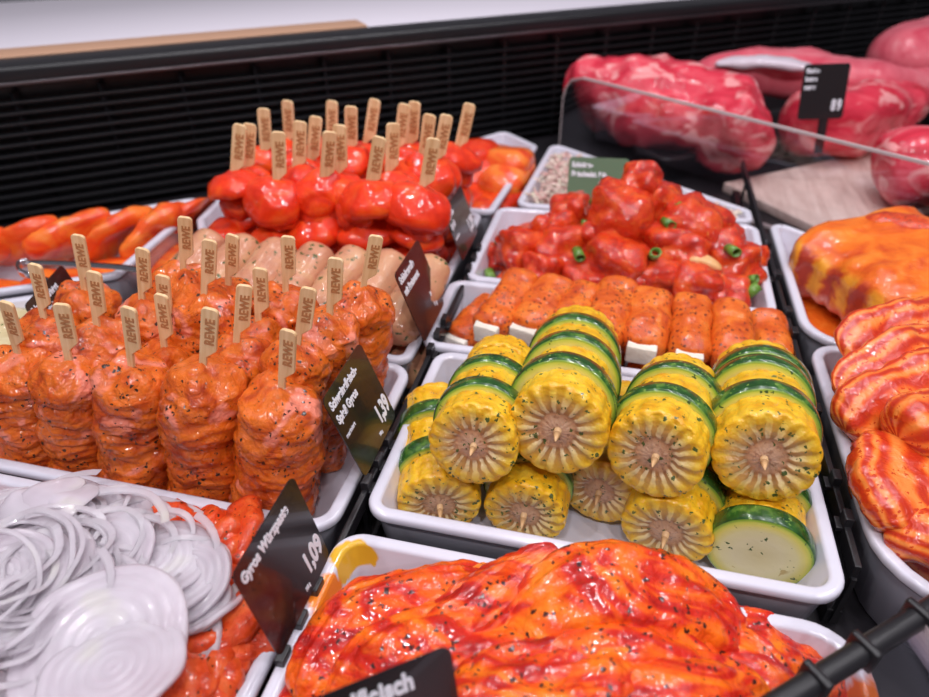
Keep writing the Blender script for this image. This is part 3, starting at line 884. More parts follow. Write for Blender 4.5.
for i, q in enumerate(RSK):
    x, y = Z4(*q)
    p = at_v(x, y, RV[i])
    p.z = min(max(p.z, .098), .122); p = un(x, y, p.z); p.x = min(p.x, -.148)
    root, h = leaning('pepper_skewer', p, .16)
    n = 6; hs = h/n
    for k in range(n):
        if k in (0, 2, 4):
            o = link_mesh('meat_piece', RD_MEAT[(i+k) % 5], M['red'], root, (random.uniform(-.005, .005), random.uniform(-.005, .005), hs*(k+.5+random.uniform(-.35, .35))), (random.uniform(-.5, .5), random.uniform(-.5, .5), random.uniform(0, 6)))
        else:
            o = link_mesh('pepper_piece', RD_PEP[(i*2+k) % 5], M['pepper_piece'], root, (random.uniform(-.004, .004), random.uniform(-.007, .002), hs*(k+.5+(random.uniform(-.5, .5) if k < 5 else random.uniform(-.4, .1)))), (random.uniform(-.2, .9), random.uniform(-.5, .5), random.uniform(-.6, .6)))
    for c in root.children:
        q = random.uniform(.82, 1.14); c.scale = (q, q, q*random.uniform(.8, 1.05))
    pick(root, h + .002, random.uniform(-.35, .35), (random.uniform(-.06, .06), random.uniform(-.08, .08)), 1.32)
    tag(root, 'tall red pepper and meat skewer ' + R_lab[i], 'skewer', 'red pepper skewers with flat wooden picks')

# ------------------------------------------------------------------ sausages
for lay, (y0, y1, zc) in enumerate(((.378, .440, .022), (.380, .453, .052))):
    for i in range(7 if lay == 0 else 7):
        x = -.335 + i*.0315 - (.0 if lay else -.004)
        bm = loft([(x, y0, zc+.002*lay), (x+.008, (y0+y1)/2, zc+.016*lay), (x+.016, y1, zc+.028*lay)], .0162, .0150, nl=30, ns=24, seed=i+lay*9, amp=.0022, freq=55, amp2=.0006, expo=2.1, endp=12)
        o = obj('raw_sausage', bm, M['sausage'])
        if lay: lab = 'pale pink herb-flecked sausage, ' + ORD[i] + ' from the left in the top layer'
        else: lab = 'pale pink sausage of the lower layer under the herb-flecked ones'
        tag(o, lab, 'sausage', 'herb-flecked sausages' if lay else 'sausages of the lower layer')

o = obj('raw_sausage', loft([(-.34, .438, .0525), (-.24, .440, .0530), (-.15, .438, .0525)], .0145, .0140, seed=33, amp=.002, freq=55), M['sausage'])
tag(o, 'pale sausage lying crosswise beneath the back ends of the others', 'sausage')

# ------------------------------------------------------------------ steaks, back left, and poultry, far left
def px_loft(name, mat, label, cat, group, pts, a, b, **kw):
    w = [at_v(x, y, v) if kind == 'v' else un(x, y, v) for x, y, v, kind in [(p + ('z',))[:4] for p in pts]]
    o = obj(name, loft(w, a, b, **kw), mat); tag(o, label, cat, group); return o

ST = [((-5, 262), (25, 243), (55, 240), 'leftmost orange-red steak in the back left tray'), ((40, 262), (75, 236), (110, 232), 'orange-red steak with a bright peak, second from left in the back left tray'),
      ((85, 262), (118, 234), (150, 226), 'orange-red steak in the middle of the back left tray'), ((125, 262), (160, 230), (185, 222), 'orange steak right of the middle in the back left tray'),
      ((150, 250), (190, 219), (206, 215), 'rightmost orange steak, against the tray end at the back left'), ((-60, 280), (-30, 258), (0, 252), 'orange-red steak cut by the left photo edge at the back')]
for i, (p0, p1, p2, lab) in enumerate(ST):
    px_loft('orange_steak', M['orange_cut'], lab, 'steak', 'orange-red steaks in the back left tray', [(*p0, .020), (*p1, .040), (*p2, .034)], .030, .010, nl=34, ns=30, seed=i+3, amp=.009, freq=28, amp2=.002, freq2=90, roll=.9, expo=2.2, endp=5)
for i in range(5):
    t = i/4
    a0 = Vector((-.60, .345, .016)).lerp(Vector((-.44, .485, .016)), t)
    o = obj('orange_steak', loft([a0, a0+Vector((.03, .02, .003)), a0+Vector((.05, .05, .0))], .034, .010, seed=i+40, amp=.004, freq=35), M['orange_cut'])
    tag(o, 'orange-red steak lying flat beneath the leaning ones', 'steak', 'flat steaks under the leaning ones')
PO = [((-.56, .262), (-.40, .29), .03, 'pale herb poultry piece at the front of the far left tray'), ((-.54, .30), (-.40, .335), .032, 'pale herb poultry piece in the middle of the far left tray'), ((-.48, .335), (-.395, .37), .032, 'pale herb poultry piece at the back of the far left tray')]
for i, (p, q, z, lab) in enumerate(PO):
    o = obj('poultry_piece', loft([(p[0], p[1], z-.005), ((p[0]+q[0])/2, (p[1]+q[1])/2, z), (q[0], q[1], z-.004)], .022, .018, seed=i, amp=.005, freq=35, amp2=.001), M['poultry'])
    tag(o, lab, 'poultry', 'pale poultry pieces at the far left')
# steel tongs
root = empty('serving_tongs', un(70, 275, .055))
o0 = root.location.copy()
for s, (pa, pb, pc, pd) in enumerate((((24, 262), (60, 263), (120, 267), (150, 272)), ((24, 273), (50, 282), (80, 290), (112, 302)))):
    w = [un(*q, .058 - .001*s) - o0 for q in (pa, pb, pc, pd)]
    obj('arm', loft(w, .0042, .0012, nl=24, ns=12, endp=8), M['steel'], root)
w = [un(*q, .0585) - o0 for q in ((30, 261), (20, 264), (18, 268), (22, 273), (32, 276))]
obj('bend', loft(w, .0016, .0040, nl=18, ns=12, endp=8), M['steel'], root)
obj('grip_end', loft([un(104, 297, .057)-o0, un(112, 301, .056)-o0, un(122, 306, .054)-o0], .007, .002, nl=12, ns=12), M['steel'], root)
tag(root, 'steel serving tongs lying in the back left tray', 'tongs')

# ------------------------------------------------------------------ red-orange meat behind the red skewers
for i, (x0, y0, x1, y1, z, lab) in enumerate([(470, 190, 500, 150, .045, 'red-orange meat piece leaning at the left of the tray beside the salad'), (492, 196, 522, 160, .046, 'red-orange meat piece at the right of the tray beside the salad'),
                                         (455, 165, 485, 150, .060, 'red-orange meat piece at the back of the tray beside the salad'), (500, 178, 515, 154, .055, 'small bright orange piece near the tray rim beside the salad')]):
    px_loft('marinated_meat', M['orange_cut'] if i in (1, 3) else M['red'], lab, 'meat', 'red-orange meat by the salad', [(x0, y0, z-.012), ((x0+x1)/2, (y0+y1)/2-4, z), (x1, y1, z-.01)], .028, .016, seed=i+2, amp=.006, freq=32, amp2=.001)
for i in range(5):
    x = -.27 + i*.033
    o = obj('marinated_meat', loft([(x, .66+.02*(i % 2), .02), (x+.01, .70, .026), (x+.035, .76, .022)], .024, .014, seed=i+70, amp=.004, freq=30), M['red'])
    tag(o, 'red meat piece hidden behind the tall red skewers', 'meat', 'red meat behind the skewers')

# ------------------------------------------------------------------ gyros strips and onions
rnd = random.Random(11)
def strip_mesh(s):
    L = .016 + .012*rnd.random()
    pts = [Vector((-L, 0, 0)), Vector((-L*.3, .006*rnd.uniform(-1, 1), .004*rnd.random())), Vector((L*.3, .006*rnd.uniform(-1, 1), .004*rnd.random())), Vector((L, 0, -.002))]
    return to_mesh('gyros_strip', loft(pts, .0105, .0055, nl=20, ns=18, seed=s, amp=.006, freq=75, amp2=.002, freq2=200, endp=4, roll=rnd.uniform(-.4, .4)))
STRIP = [strip_mesh(s) for s in range(8)]
k = 0
def put_strip(x, y, z):
    global k
    o = link_mesh('gyros_strip', STRIP[k % 8], M['strip'], None, (x, y, z), (rnd.uniform(-.45, .45), rnd.uniform(-.4, .4), rnd.uniform(0, 6.3)))
    tag(o, 'reddish marinated gyros strip in the heap beside the onions', 'meat strip', 'gyros strips in the onion tray'); k += 1
for ix in range(20):
    for iy in range(9):
        x = -.392 + ix*.0128 + rnd.uniform(-.004, .004); y = .060 + iy*.0162 + rnd.uniform(-.004, .004)
        if x > -.145: continue
        z = .030 + rnd.uniform(-.004, .006)
        if x > -.20 and y < .185: z = .040 + rnd.uniform(0, .010)
        put_strip(x, y, z)
for j in range(34):
    q = un(rnd.uniform(188, 268), rnd.uniform(500, 700), .05)
    put_strip(min(max(q.x, -.20), -.146), min(q.y, .187), .047 + rnd.uniform(0, .006))

def onion_surface(x, y):
    return .045 + .036*math.exp(-((x+.235)/.07)**2 - ((y-.115)/.07)**2)

def onion_ring_mesh(r, arc, s, w=.0032, h=.0007, el=1.0):
    """one separated layer: a thin wavy band, whole ring or part of one"""
    bm = bmesh.new(); n = max(12, int(40*arc/(2*PI))); closed = arc > 6.2; rings = []
    for i in range(n if closed else n+1):
        th = arc*i/n
        d = Vector((math.cos(th), math.sin(th), 0))
        rr = r*(1 + .07*nz(d*1.2, s)); z = .0025*nz(d*1.3, s+3)
        tap = 1 if closed else min(1, .3 + 3*min(i, n-i)/n)
        lean = .0010
        ring = []
        for q, zz in ((rr-w/2, 0), (rr+w/2, 0), (rr+w/2+lean, h*tap), (rr-w/2+lean, h*tap)):
            ring.append(bm.verts.new((d.x*q, d.y*q*el, z+zz)))
        rings.append(ring)
    m = len(rings)
    for i in range(m if closed else m-1):
        A, B = rings[i], rings[(i+1) % m]
        for q in range(4): bm.faces.new((A[q], B[q], B[(q+1) % 4], A[(q+1) % 4]))
    if not closed:
        bm.faces.new(rings[0]); bm.faces.new(rings[-1][::-1])
    return to_mesh('onion_ring', bm, smooth=False)

def onion_slice_mesh(r, s):
    """a whole slice: concentric layers, the layer edges standing a little proud"""
    bm = bmesh.new(); n = 56; rings = []; lev = 24
    nl = 6
    for side in (1, -1):
        seq = range(lev+1) if side == 1 else range(lev, -1, -1)
        for i in seq:
            t = i/lev; ring = []
            for j in range(n):
                th = 2*PI*j/n; d = Vector((math.cos(th), math.sin(th), 0))
                rr = r*t*(1 + .05*nz(d*1.1, s)*t)
                groove = -.0005*(abs(((t*nl) % 1) - .5) > .40) if side == 1 else 0
                z = side*.0011 + groove + .004*nz(d*t*1.2, s+2)*t - .0012*t*t
                ring.append(bm.verts.new((d.x*rr, d.y*rr, z)))
            rings.append(ring)
    for A, B in zip(rings, rings[1:]):
        for j in range(n): bm.faces.new((A[j], A[(j+1) % n], B[(j+1) % n], B[j]))
    bmesh.ops.remove_doubles(bm, verts=bm.verts, dist=1e-6)
    return to_mesh('onion_slice', bm)

# ground heap of separated layers
RINGS = [onion_ring_mesh(r, a, i*2.2, el=e) for i, (r, a, e) in enumerate([(.024, 6.2832, .9), (.019, 6.2832, .8), (.028, 6.2832, .75), (.014, 6.2832, .9), (.030, 3.6, .8), (.034, 2.6, .9), (.026, 4.2, .6), (.038, 2.0, .9), (.022, 3.2, .7), (.032, 6.2832, .6)])]
for j in range(160):
    if j < 105:
        x = rnd.uniform(-.345, -.175); y = rnd.uniform(.075, .168)
    else:
        q = un(rnd.uniform(0, 180), rnd.uniform(488, 600), .065); x, y = max(q.x, -.36), min(q.y, .166)
    z = onion_surface(x, y) + rnd.uniform(.0015, .0055)
    o = link_mesh('onion_ring', RINGS[j % 10], M['onion'], None, (x, y, z), (rnd.uniform(-.2, .2) - (y-.115)*2, rnd.uniform(-.2, .2) + (x+.235)*2, rnd.uniform(0, 6.3)))
    sc = rnd.uniform(.75, 1.1); o.scale = (sc, sc, sc)
    tag(o, 'thin white separated onion ring in the heap over the gyros strips', 'onion ring', 'loose onion rings on the gyros strips')
OSX = [(rnd.uniform(-40, 185), rnd.uniform(495, 640), rnd.uniform(.016, .027), .062, 'onion slice half buried under the loose rings') for _ in range(38)]
OS = [(120, 585, .030, .073, 'large onion slice behind the nearest one'), (92, 560, .028, .072, 'onion slice in the middle of the heap'), (155, 560, .026, .069, 'onion slice at the right shoulder of the heap'),
      (170, 572, .025, .068, 'onion slice fanned second at the right shoulder'), (182, 580, .023, .067, 'onion slice fanned third at the right shoulder'), (203, 607, .0185, .058, 'small onion slice slid down onto the meat at the right'),
      (192, 612, .019, .058, 'small onion slice tucked under the slid one'), (50, 600, .028, .075, 'onion slice on the left of the heap'), (60, 650, .030, .077, 'onion slice at the lower left of the heap'),
      (100, 640, .034, .082, 'largest onion slice lying on top nearest the camera'), (112, 668, .027, .086, 'onion slice stacked on the largest one')]
for i, (x, y, r, z, lab) in enumerate(OS + OSX):
    p = un(x, y, z)
    if i >= len(OS): p.x = max(p.x, -.36); p.y = min(p.y, .175); p.z = onion_surface(p.x, p.y) + .001
    tilt = (.0, .12) if i not in (5, 6) else (.1, .5)
    if i >= len(OS): tilt = (-(p.y-.115)*2.2, (p.x+.235)*2.2)
    o = link_mesh('onion_slice', onion_slice_mesh(r, i*1.9+1), M['onion'], None, p, (rnd.uniform(-.12, .05)+tilt[0], tilt[1]+rnd.uniform(-.05, .1), rnd.uniform(0, 6)))
    tag(o, lab, 'onion slice', 'whole onion slices on the heap' if i < len(OS) else 'onion slices buried in the heap')
for i, pts in enumerate([[(0, 560), (40, 500), (82, 478)], [(-20, 540), (20, 505), (60, 487)], [(30, 545), (60, 505), (95, 485)]]):
    o = obj('onion_petal', loft([un(*pts[0], .066), un(*pts[1], .078), un(*pts[2], .072)], .0115, .0014, nl=20, ns=16, seed=i, amp=.0015, freq=60, endp=2.0), M['onion'])
    tag(o, ['yellowish onion layer pointing up at the back of the heap', 'yellowish onion layer at the left of the heap', 'inner onion layer beside the pointed one'][i], 'onion')

# ------------------------------------------------------------------ bright orange meat in the nearest tray
def folds(s):
    def f(t, th):
        c, n = math.cos(th), math.sin(th)
        return (.0050*nz(Vector((t*2.4, c*1.5, n*1.5)), s) + .0030*nz(Vector((t*3.4, c*3.6, n*3.6)), s+1)
                + .0012*(.4 - abs(nz(Vector((t*9, c*7, n*7)), s+2))) + .0005*nz(Vector((t*40, c*16, n*16)), s+4))
    return f
def steak(label, pts, a, b, s, **kw):
    kw2 = dict(nl=110, ns=84, seed=s, amp=.0030, freq=32, amp2=.0012, freq2=120, expo=2.3, endp=2.6, ripple=folds(s*3.1))
    kw2.update(kw)
    pts = [(x, y, z - .007) for x, y, z in pts]
    return px_loft('marinated_steak', M['steak'], label, 'meat', 'bright orange peppered steaks', pts, a, b, **kw2)
steak('long orange steak running along the left side of the nearest tray', [(300, 705, .056), (350, 640, .060), (430, 606, .062), (510, 592, .058)], .019, .012, 1, roll=-.35)
steak('orange steak crossing the middle, with a pointed red tip at the back', [(390, 672, .066), (460, 628, .070), (518, 582, .078), (556, 546, .086)], .017, .010, 2, roll=-.3, endp=2.0, widths=lambda t: 1.1-.55*t)
steak('topmost orange steak draped over the heap on the right', [(505, 648, .072), (565, 610, .078), (630, 598, .077), (700, 622, .067), (738, 650, .055)], .024, .012, 3, roll=-.25)
steak('dark red glazed steak in the hollow in front of the topmost one', [(470, 660, .066), (560, 635, .068), (640, 628, .064), (720, 655, .056)], .018, .011, 4)
steak('orange steak in the front middle with wet highlights', [(470, 705, .074), (560, 672, .076), (650, 655, .072), (730, 690, .064)], .022, .012, 5, roll=.15)
steak('orange steak at the front left behind the nearest price card', [(330, 720, .060), (400, 665, .068), (480, 640, .070), (540, 632, .068)], .020, .012, 6)
steak('flat orange-red steak at the right corner of the nearest tray', [(700, 640, .046), (750, 655, .048), (800, 668, .045), (835, 668, .041)], .020, .010, 7)
steak('red steak sliding down the right side of the heap', [(690, 630, .060), (730, 660, .056), (770, 700, .052), (790, 730, .05)], .016, .010, 8, roll=-.3)
steak('orange piece leaning on the rear wall of the nearest tray', [(405, 612, .056), (435, 594, .062), (470, 584, .064), (500, 586, .058)], .008, .006, 9, roll=-.6)
steak('orange steak at the very front right', [(560, 720, .074), (640, 700, .074), (720, 715, .066), (790, 735, .055)], .022, .013, 10)
steak('orange steak at the very front centre', [(430, 725, .074), (520, 700, .078), (600, 690, .078), (650, 700, .074)], .020, .012, 11)
for i in range(9):
    x = -.085 + (i % 3)*.075; y = .075 + (i//3)*.042
    o = obj('marinated_steak', loft([(x-.035, y-.008, .026), (x, y, .036), (x+.035, y+.01, .026)], .024, .018, nl=30, ns=24, seed=i+30, amp=.005, freq=34, amp2=.001), M['steak'])
    tag(o, 'orange steak of the lower layer in the nearest tray', 'meat', 'orange steaks of the lower layer')

# ------------------------------------------------------------------ ribs
def rib_mat():
    m, nt, b = base_mat('marinated_ribs')
    vec = coords(nt)
    top = ramp(nt, [(.28, (.58, .055, .008)), (.5, (.82, .16, .012)), (.72, (.88, .27, .03))]); nt.links.new(noise_tex(nt, vec, 26, 3, 1.5), top.inputs[0])
    uv = node(nt, 'ShaderNodeUVMap'); sep = node(nt, 'ShaderNodeSeparateXYZ'); nt.links.new(uv.outputs[0], sep.inputs[0])
    wv = node(nt, 'ShaderNodeMath', operation='MULTIPLY_ADD'); wv.inputs[1].default_value = 8.5*2*PI
    n1 = noise_tex(nt, vec, 85, 3, .5); ns_ = node(nt, 'ShaderNodeMath', operation='MULTIPLY'); ns_.inputs[1].default_value = 5; nt.links.new(n1, ns_.inputs[0])
    nt.links.new(sep.outputs[0], wv.inputs[0]); nt.links.new(ns_.outputs[0], wv.inputs[2])
    sn = node(nt, 'ShaderNodeMath', operation='SINE'); nt.links.new(wv.outputs[0], sn.inputs[0])
    hl = node(nt, 'ShaderNodeMath', operation='MULTIPLY_ADD'); hl.inputs[1].default_value = .5; hl.inputs[2].default_value = .5; nt.links.new(sn.outputs[0], hl.inputs[0])
    side = ramp(nt, [(.15, (.44, .045, .022)), (.45, (.66, .14, .014)), (.8, (.84, .34, .03))]); nt.links.new(hl.outputs[0], side.inputs[0])
    # around the body: the rib face takes the part where uv.y is near one half (left flank)
    sh = node(nt, 'ShaderNodeMath', operation='ADD'); sh.inputs[1].default_value = .5; nt.links.new(sep.outputs[1], sh.inputs[0])
    fr = node(nt, 'ShaderNodeMath', operation='FRACT'); nt.links.new(sh.outputs[0], fr.inputs[0])
    d = node(nt, 'ShaderNodeMath', operation='SUBTRACT'); d.inputs[1].default_value = RIBV; nt.links.new(fr.outputs[0], d.inputs[0])
    ab = node(nt, 'ShaderNodeMath', operation='ABSOLUTE'); nt.links.new(d.outputs[0], ab.inputs[0])
    msk = ramp(nt, [(.09, (1, 1, 1)), (.125, (0, 0, 0))]); nt.links.new(ab.outputs[0], msk.inputs[0])
    low = ramp(nt, [(RIBV-.05, (1, 1, 1)), (RIBV-.02, (0, 0, 0))]); nt.links.new(fr.outputs[0], low.inputs[0])
    pk = ramp(nt, [(.35, (.66, .16, .12)), (.65, (.84, .46, .40))]); nt.links.new(noise_tex(nt, vec, 70, 2, 1), pk.inputs[0])
    sc = mix(nt, low.outputs[0], side.outputs[0], pk.outputs[0])
    col = mix(nt, msk.outputs[0], top.outputs[0], sc)
    nt.links.new(col, b.inputs['Base Color']); b.inputs['Roughness'].default_value = .35; b.inputs['Coat Weight'].default_value = .5; b.inputs['Specular IOR Level'].default_value = .3
    set_bump(nt, b, noise_tex(nt, vec, 110, 3, .6), .45, .003)
    return m
RIBV = .5
M['ribs'] = rib_mat()
A = Vector((.196, .615, .055)); B = Vector((.280, .474, .055))
o = obj('rib_rack', loft([A, A.lerp(B, .35)+Vector((0, 0, .004)), A.lerp(B, .7), B], .058, .030, nl=80, ns=60, seed=5, amp=.010, freq=22, amp2=.0025, freq2=80, amp3=.0006, expo=4.0, endp=9, roll=-.16,
                         ripple=lambda t, th: .0013*math.sin(t*8.5*2*PI)*max(0, math.cos(th))), M['ribs'])
tag(o, 'orange marinated rib rack with yellowish bones along its side', 'meat')
o = px_loft('rib_strip', M['strip'], 'rolled pinkish meat strip lying on the far edge of the rib rack', 'meat', None, [(858, 222, .080), (890, 224, .086), (925, 230, .086), (960, 240, .08)], .013, .010, nl=30, ns=20, seed=3, amp=.003, freq=60, amp2=.001)
bm = bmesh.new()
pl = rounded_poly([(.168, .472), (.338, .472), (.338, .50), (.178, .635), (.168, .635)], [.02, .01, .01, .006, .006], 0)
cc = Vector((.23, .52)); cv = bm.verts.new((cc.x, cc.y, .022)); rs = []
for fr in [i/10 for i in range(1, 11)]:
    ring = []
    for q in pl:
        p = cc.lerp(q, fr); ring.append(bm.verts.new((p.x, p.y, .022 + .0025*nz(Vector((p.x*45, p.y*45, 0)), 2))))
    rs.append(ring)
rs.append([bm.verts.new((cc.lerp(q, .99).x, cc.lerp(q, .99).y, .012)) for q in pl])
n = len(pl)
for j in range(n): bm.faces.new((cv, rs[0][j], rs[0][(j+1) % n]))
for P_, Q_ in zip(rs, rs[1:]):
    for j in range(n): bm.faces.new((P_[j], Q_[j], Q_[(j+1) % n], P_[(j+1) % n]))
o = obj('marinade_sauce', bm, M['sauce']); tag(o, 'pool of orange marinade under the rib rack', 'sauce', kind='stuff')

# ------------------------------------------------------------------ belly slices
def belly_mat():
    m, nt, b = base_mat('marinated_belly')
    vec = coords(nt)
    uv = node(nt, 'ShaderNodeUVMap'); sep = node(nt, 'ShaderNodeSeparateXYZ'); nt.links.new(uv.outputs[0], sep.inputs[0])
    n1 = noise_tex(nt, vec, 38, 2); ns_ = node(nt, 'ShaderNodeMath', operation='MULTIPLY'); ns_.inputs[1].default_value = 9; nt.links.new(n1, ns_.inputs[0])
    wv = node(nt, 'ShaderNodeMath', operation='MULTIPLY_ADD'); wv.inputs[1].default_value = 2*PI*11
    nt.links.new(sep.outputs[1], wv.inputs[0]); nt.links.new(ns_.outputs[0], wv.inputs[2])
    sn = node(nt, 'ShaderNodeMath', operation='SINE'); nt.links.new(wv.outputs[0], sn.inputs[0])
    hl = node(nt, 'ShaderNodeMath', operation='MULTIPLY_ADD'); hl.inputs[1].default_value = .5; hl.inputs[2].default_value = .5; nt.links.new(sn.outputs[0], hl.inputs[0])
    r = ramp(nt, [(.1, (.56, .035, .010)), (.42, (.72, .085, .014)), (.7, (.84, .165, .024)), (.95, (.88, .25, .05))]); nt.links.new(hl.outputs[0], r.inputs[0])
    col = mix(nt, flecks(nt, vec, 380, .34, cut=.62), r.outputs[0], (.60, .05, .008))
    nt.links.new(col, b.inputs['Base Color']); b.inputs['Roughness'].default_value = .25; b.inputs['Coat Weight'].default_value = .5
    set_bump(nt, b, noise_tex(nt, vec, 150, 3, .6), .45, .003)
    return m
M['belly'] = belly_mat()
def belly(label, pts, a, b, s, **kw):
    kw2 = dict(nl=60, ns=48, seed=s, amp=.006, freq=34, amp2=.002, freq2=110, amp3=.0005, expo=2.6, endp=6)
    kw2.update(kw)
    return px_loft('belly_slice', M['belly'], label, 'meat', 'striped marinated belly slices', pts, a, b, **kw2)
belly('topmost striped belly slice along the far end of its tray', [(848, 362, .070), (880, 340, .080), (930, 326, .082), (980, 322, .078)], .022, .007, 1, roll=-.5)
belly('second striped belly slice from the top', [(842, 400, .066), (880, 372, .078), (930, 352, .082), (980, 345, .08)], .021, .007, 2, roll=-.55)
belly('third belly slice with a dark red folded end', [(846, 432, .060), (880, 405, .072), (930, 384, .078), (980, 378, .078)], .020, .008, 3, roll=-.5)
belly('rolled belly slice at the right photo edge', [(898, 440, .074), (930, 425, .080), (980, 420, .080)], .019, .014, 4, roll=-.2)
belly('broad belly slice leaning in the front with lengthwise stripes', [(893, 438, .062), (903, 490, .066), (916, 535, .056)], .023, .009, 5, roll=.15, expo=3)
belly('belly slice along the left wall of its tray', [(862, 392, .046), (862, 440, .046), (874, 500, .043), (892, 535, .040)], .010, .010, 6)
belly('belly slice at the front right of its tray', [(893, 532, .050), (930, 540, .058), (980, 545, .056)], .016, .012, 7)
belly('belly slice under the broad leaning one', [(920, 470, .058), (930, 520, .056), (950, 560, .05)], .026, .012, 8)
for i in range(6):
    x = .205 + (i % 2)*.075; y = .29 + (i//2)*.055
    o = obj('belly_slice', loft([(x-.03, y, .030), (x, y+.004, .038), (x+.035, y, .030)], .028, .022, nl=26, ns=24, seed=i+20, amp=.004, freq=36), M['belly'])
    tag(o, 'belly slice of the lower layer in its tray', 'meat', 'belly slices of the lower layer')

# ------------------------------------------------------------------ beef section beyond the divider
tray('black tray under the beef cuts', [(.055, .862), (.50, 1.225), (.40, 1.372), (-.068, .995)], .012, h=.035, mat=M['black'], group=None)
bm = bmesh.new()
add_beam(bm, (.180, .800, .006), (.50, 1.06, .006), .16, .012, .002)
o = obj('board', bm, M['board']); tag(o, 'pinkish wooden board in front of the black beef tray', 'board')
o = obj('beef_joint', loft([(-.085, 1.000, .070), (.00, .975, .082), (.09, .930, .070), (.180, .880, .050)], .060, .055, nl=60, ns=44, seed=2, amp=.020, freq=17, amp2=.007, freq2=50, amp3=.001, endp=4, widths=lambda t: 1.05-.3*t), M['beef'])
tag(o, 'large raw beef joint with pale fat behind the clear divider', 'beef')
o = obj('beef_joint', loft([un(785, 128, .052), un(848, 120, .060), un(912, 108, .052)], .048, .044, nl=50, ns=36, seed=8, amp=.014, freq=16, amp2=.003, freq2=60, endp=4), M['beef'])
tag(o, 'raw beef joint behind the small black price card', 'beef')
o = obj('beef_fillet', loft([un(686, 78, .085), un(775, 72, .092), un(860, 84, .086), un(945, 88, .075)], .034, .032, nl=50, ns=36, seed=12, amp=.008, freq=18, amp2=.002, freq2=60, endp=4), M['beef_pale'])
tag(o, 'long pink beef fillet lying behind the other joints', 'beef')
f = obj('silver_skin', loft([Vector(q) - o.location for q in (un(715, 64, .108), un(765, 62, .114), un(815, 68, .112))], .018, .008, nl=24, ns=20, seed=2, amp=.003, freq=40), M['silverskin'], o); f['label'] = 'pale silvery skin'
o = obj('beef_joint', loft([(.36, 1.20, .085), (.45, 1.24, .10), (.58, 1.28, .09)], .06, .05, nl=40, ns=32, seed=15, amp=.012, freq=18, endp=4), M['beef_pale'])
tag(o, 'pale pink beef joint at the upper right photo edge', 'beef')
o = obj('beef_joint', loft([(.285, .835, .045), (.33, .84, .058), (.42, .87, .05)], .05, .042, nl=40, ns=32, seed=21, amp=.014, freq=18, endp=3), M['beef'])
tag(o, 'dark raw beef joint on the pinkish board at the right edge', 'beef')

# clear divider and lower right guard
DA = Vector((-.085, .940, 0)); DB = Vector((.46, .550, 0)); dd = (DB-DA).normalized()
L = (DB-DA).length
pts = [(0, .005), (L, .005), (L, .112), (.03, .112), (.012, .106), (.003, .094), (0, .08)]
bm = bmesh.new()
def dpt(s, z, off): return DA + dd*s + Vector((-dd.y, dd.x, 0))*off + Vector((0, 0, z))
f0 = [bm.verts.new(dpt(s, z, -.0015)) for s, z in pts]; f1 = [bm.verts.new(dpt(s, z, .0015)) for s, z in pts]
bm.faces.new(f0); bm.faces.new(f1[::-1])
root = empty('divider', DA.lerp(DB, .5))
me = to_mesh('pane', bm, False); me.transform(Matrix.Translation(-root.location)); link_mesh('pane', me, M['acrylic'], root)
bm = bmesh.new()
for p, q in zip(pts, pts[1:] + pts[:1]):
    add_beam(bm, dpt(p[0], p[1], 0), dpt(q[0], q[1], 0), .003, .003)
me = to_mesh('polished_edge', bm, False); me.transform(Matrix.Translation(-root.location)); link_mesh('polished_edge', me, M['acrylic_edge'], root)
tag(root, 'clear acrylic divider between the trays and the beef', 'divider')

GA = un(742, 726, .08); GD = (un(929, 610, .08) - un(790, 696, .08)).normalized(); GN = Vector((GD.y, -GD.x, 0))
root = empty('front_guard', (GA.x, GA.y, 0)); base = Vector((GA.x, GA.y, 0))
bm = loft([GA - base, GA + GD*.10 - base, GA + GD*.2 - base, GA + GD*.30 - base], .0046, .0046, nl=20, ns=16, expo=2.6, endp=40)
obj('edge_profile', bm, M['black'], root)
for s in (.035, .062, .095, .13, .165):
    c = GA + GD*s - base
    bm = bmesh.new()
    add_beam(bm, c, c + GD*.0035, .0125, .0125, .001)
    obj('clip', bm, M['black'], root)
bm = bmesh.new()
a, b_ = GA - base, GA + GD*.30 - base
dn = GN*.17 + Vector((0, 0, -.070))
q = [a, b_, b_+dn, a+dn]
up = Vector((0, 0, .003))
f0 = [bm.verts.new(v) for v in q]; f1 = [bm.verts.new(v+up) for v in q]
bm.faces.new(f0); bm.faces.new(f1[::-1])
for i in range(4): bm.faces.new((f0[i], f0[(i+1) % 4], f1[(i+1) % 4], f1[i]))
obj('pane', bm, M['acrylic'], root, False)
bm = bmesh.new(); c = GA + GD*.0965 - base
add_beam(bm, c + Vector((0, 0, .002)), c + dn + Vector((0, 0, .002)), .003, .004)
obj('panel_joint', bm, M['acrylic_edge'], root, False)
tag(root, 'clear acrylic front guard with black clipped edge at the lower right', 'guard')

# ------------------------------------------------------------------ rails and price cards
def rail(label, p, q, side, clips):
    p = Vector(p); q = Vector(q); root = empty('card_rail', (p.x, p.y, 0)); b0 = Vector((p.x, p.y, 0))
    bm = bmesh.new(); add_beam(bm, p-b0, q-b0, .0035, .010, .0008); 
    add_beam(bm, Vector((p.x, p.y, .006))-b0, Vector((q.x, q.y, .006))-b0, .008, .012, .001)
    s = 0; d = (q-p).normalized(); Lr = (q-p).length
    while s < Lr:
        add_beam(bm, p-b0+d*s+Vector((0, 0, -.003)), p-b0+d*s+Vector((0, 0, -p.z+.004)), .0025, .004); s += .06
    obj('bar', bm, M['black'], root, False)
    for s in clips:
        c = p - b0 + d*s
        bm = bmesh.new(); add_box(bm, c+Vector((0, 0, .006)), (.0045, .0085, .009), None, .0008); add_box(bm, c+Vector((.003*side, 0, .002)), (.004, .0085, .003), None, .0006)
        obj('clip', bm, M['black'], root, False)
    tag(root, label, 'rail', 'black price card rails')
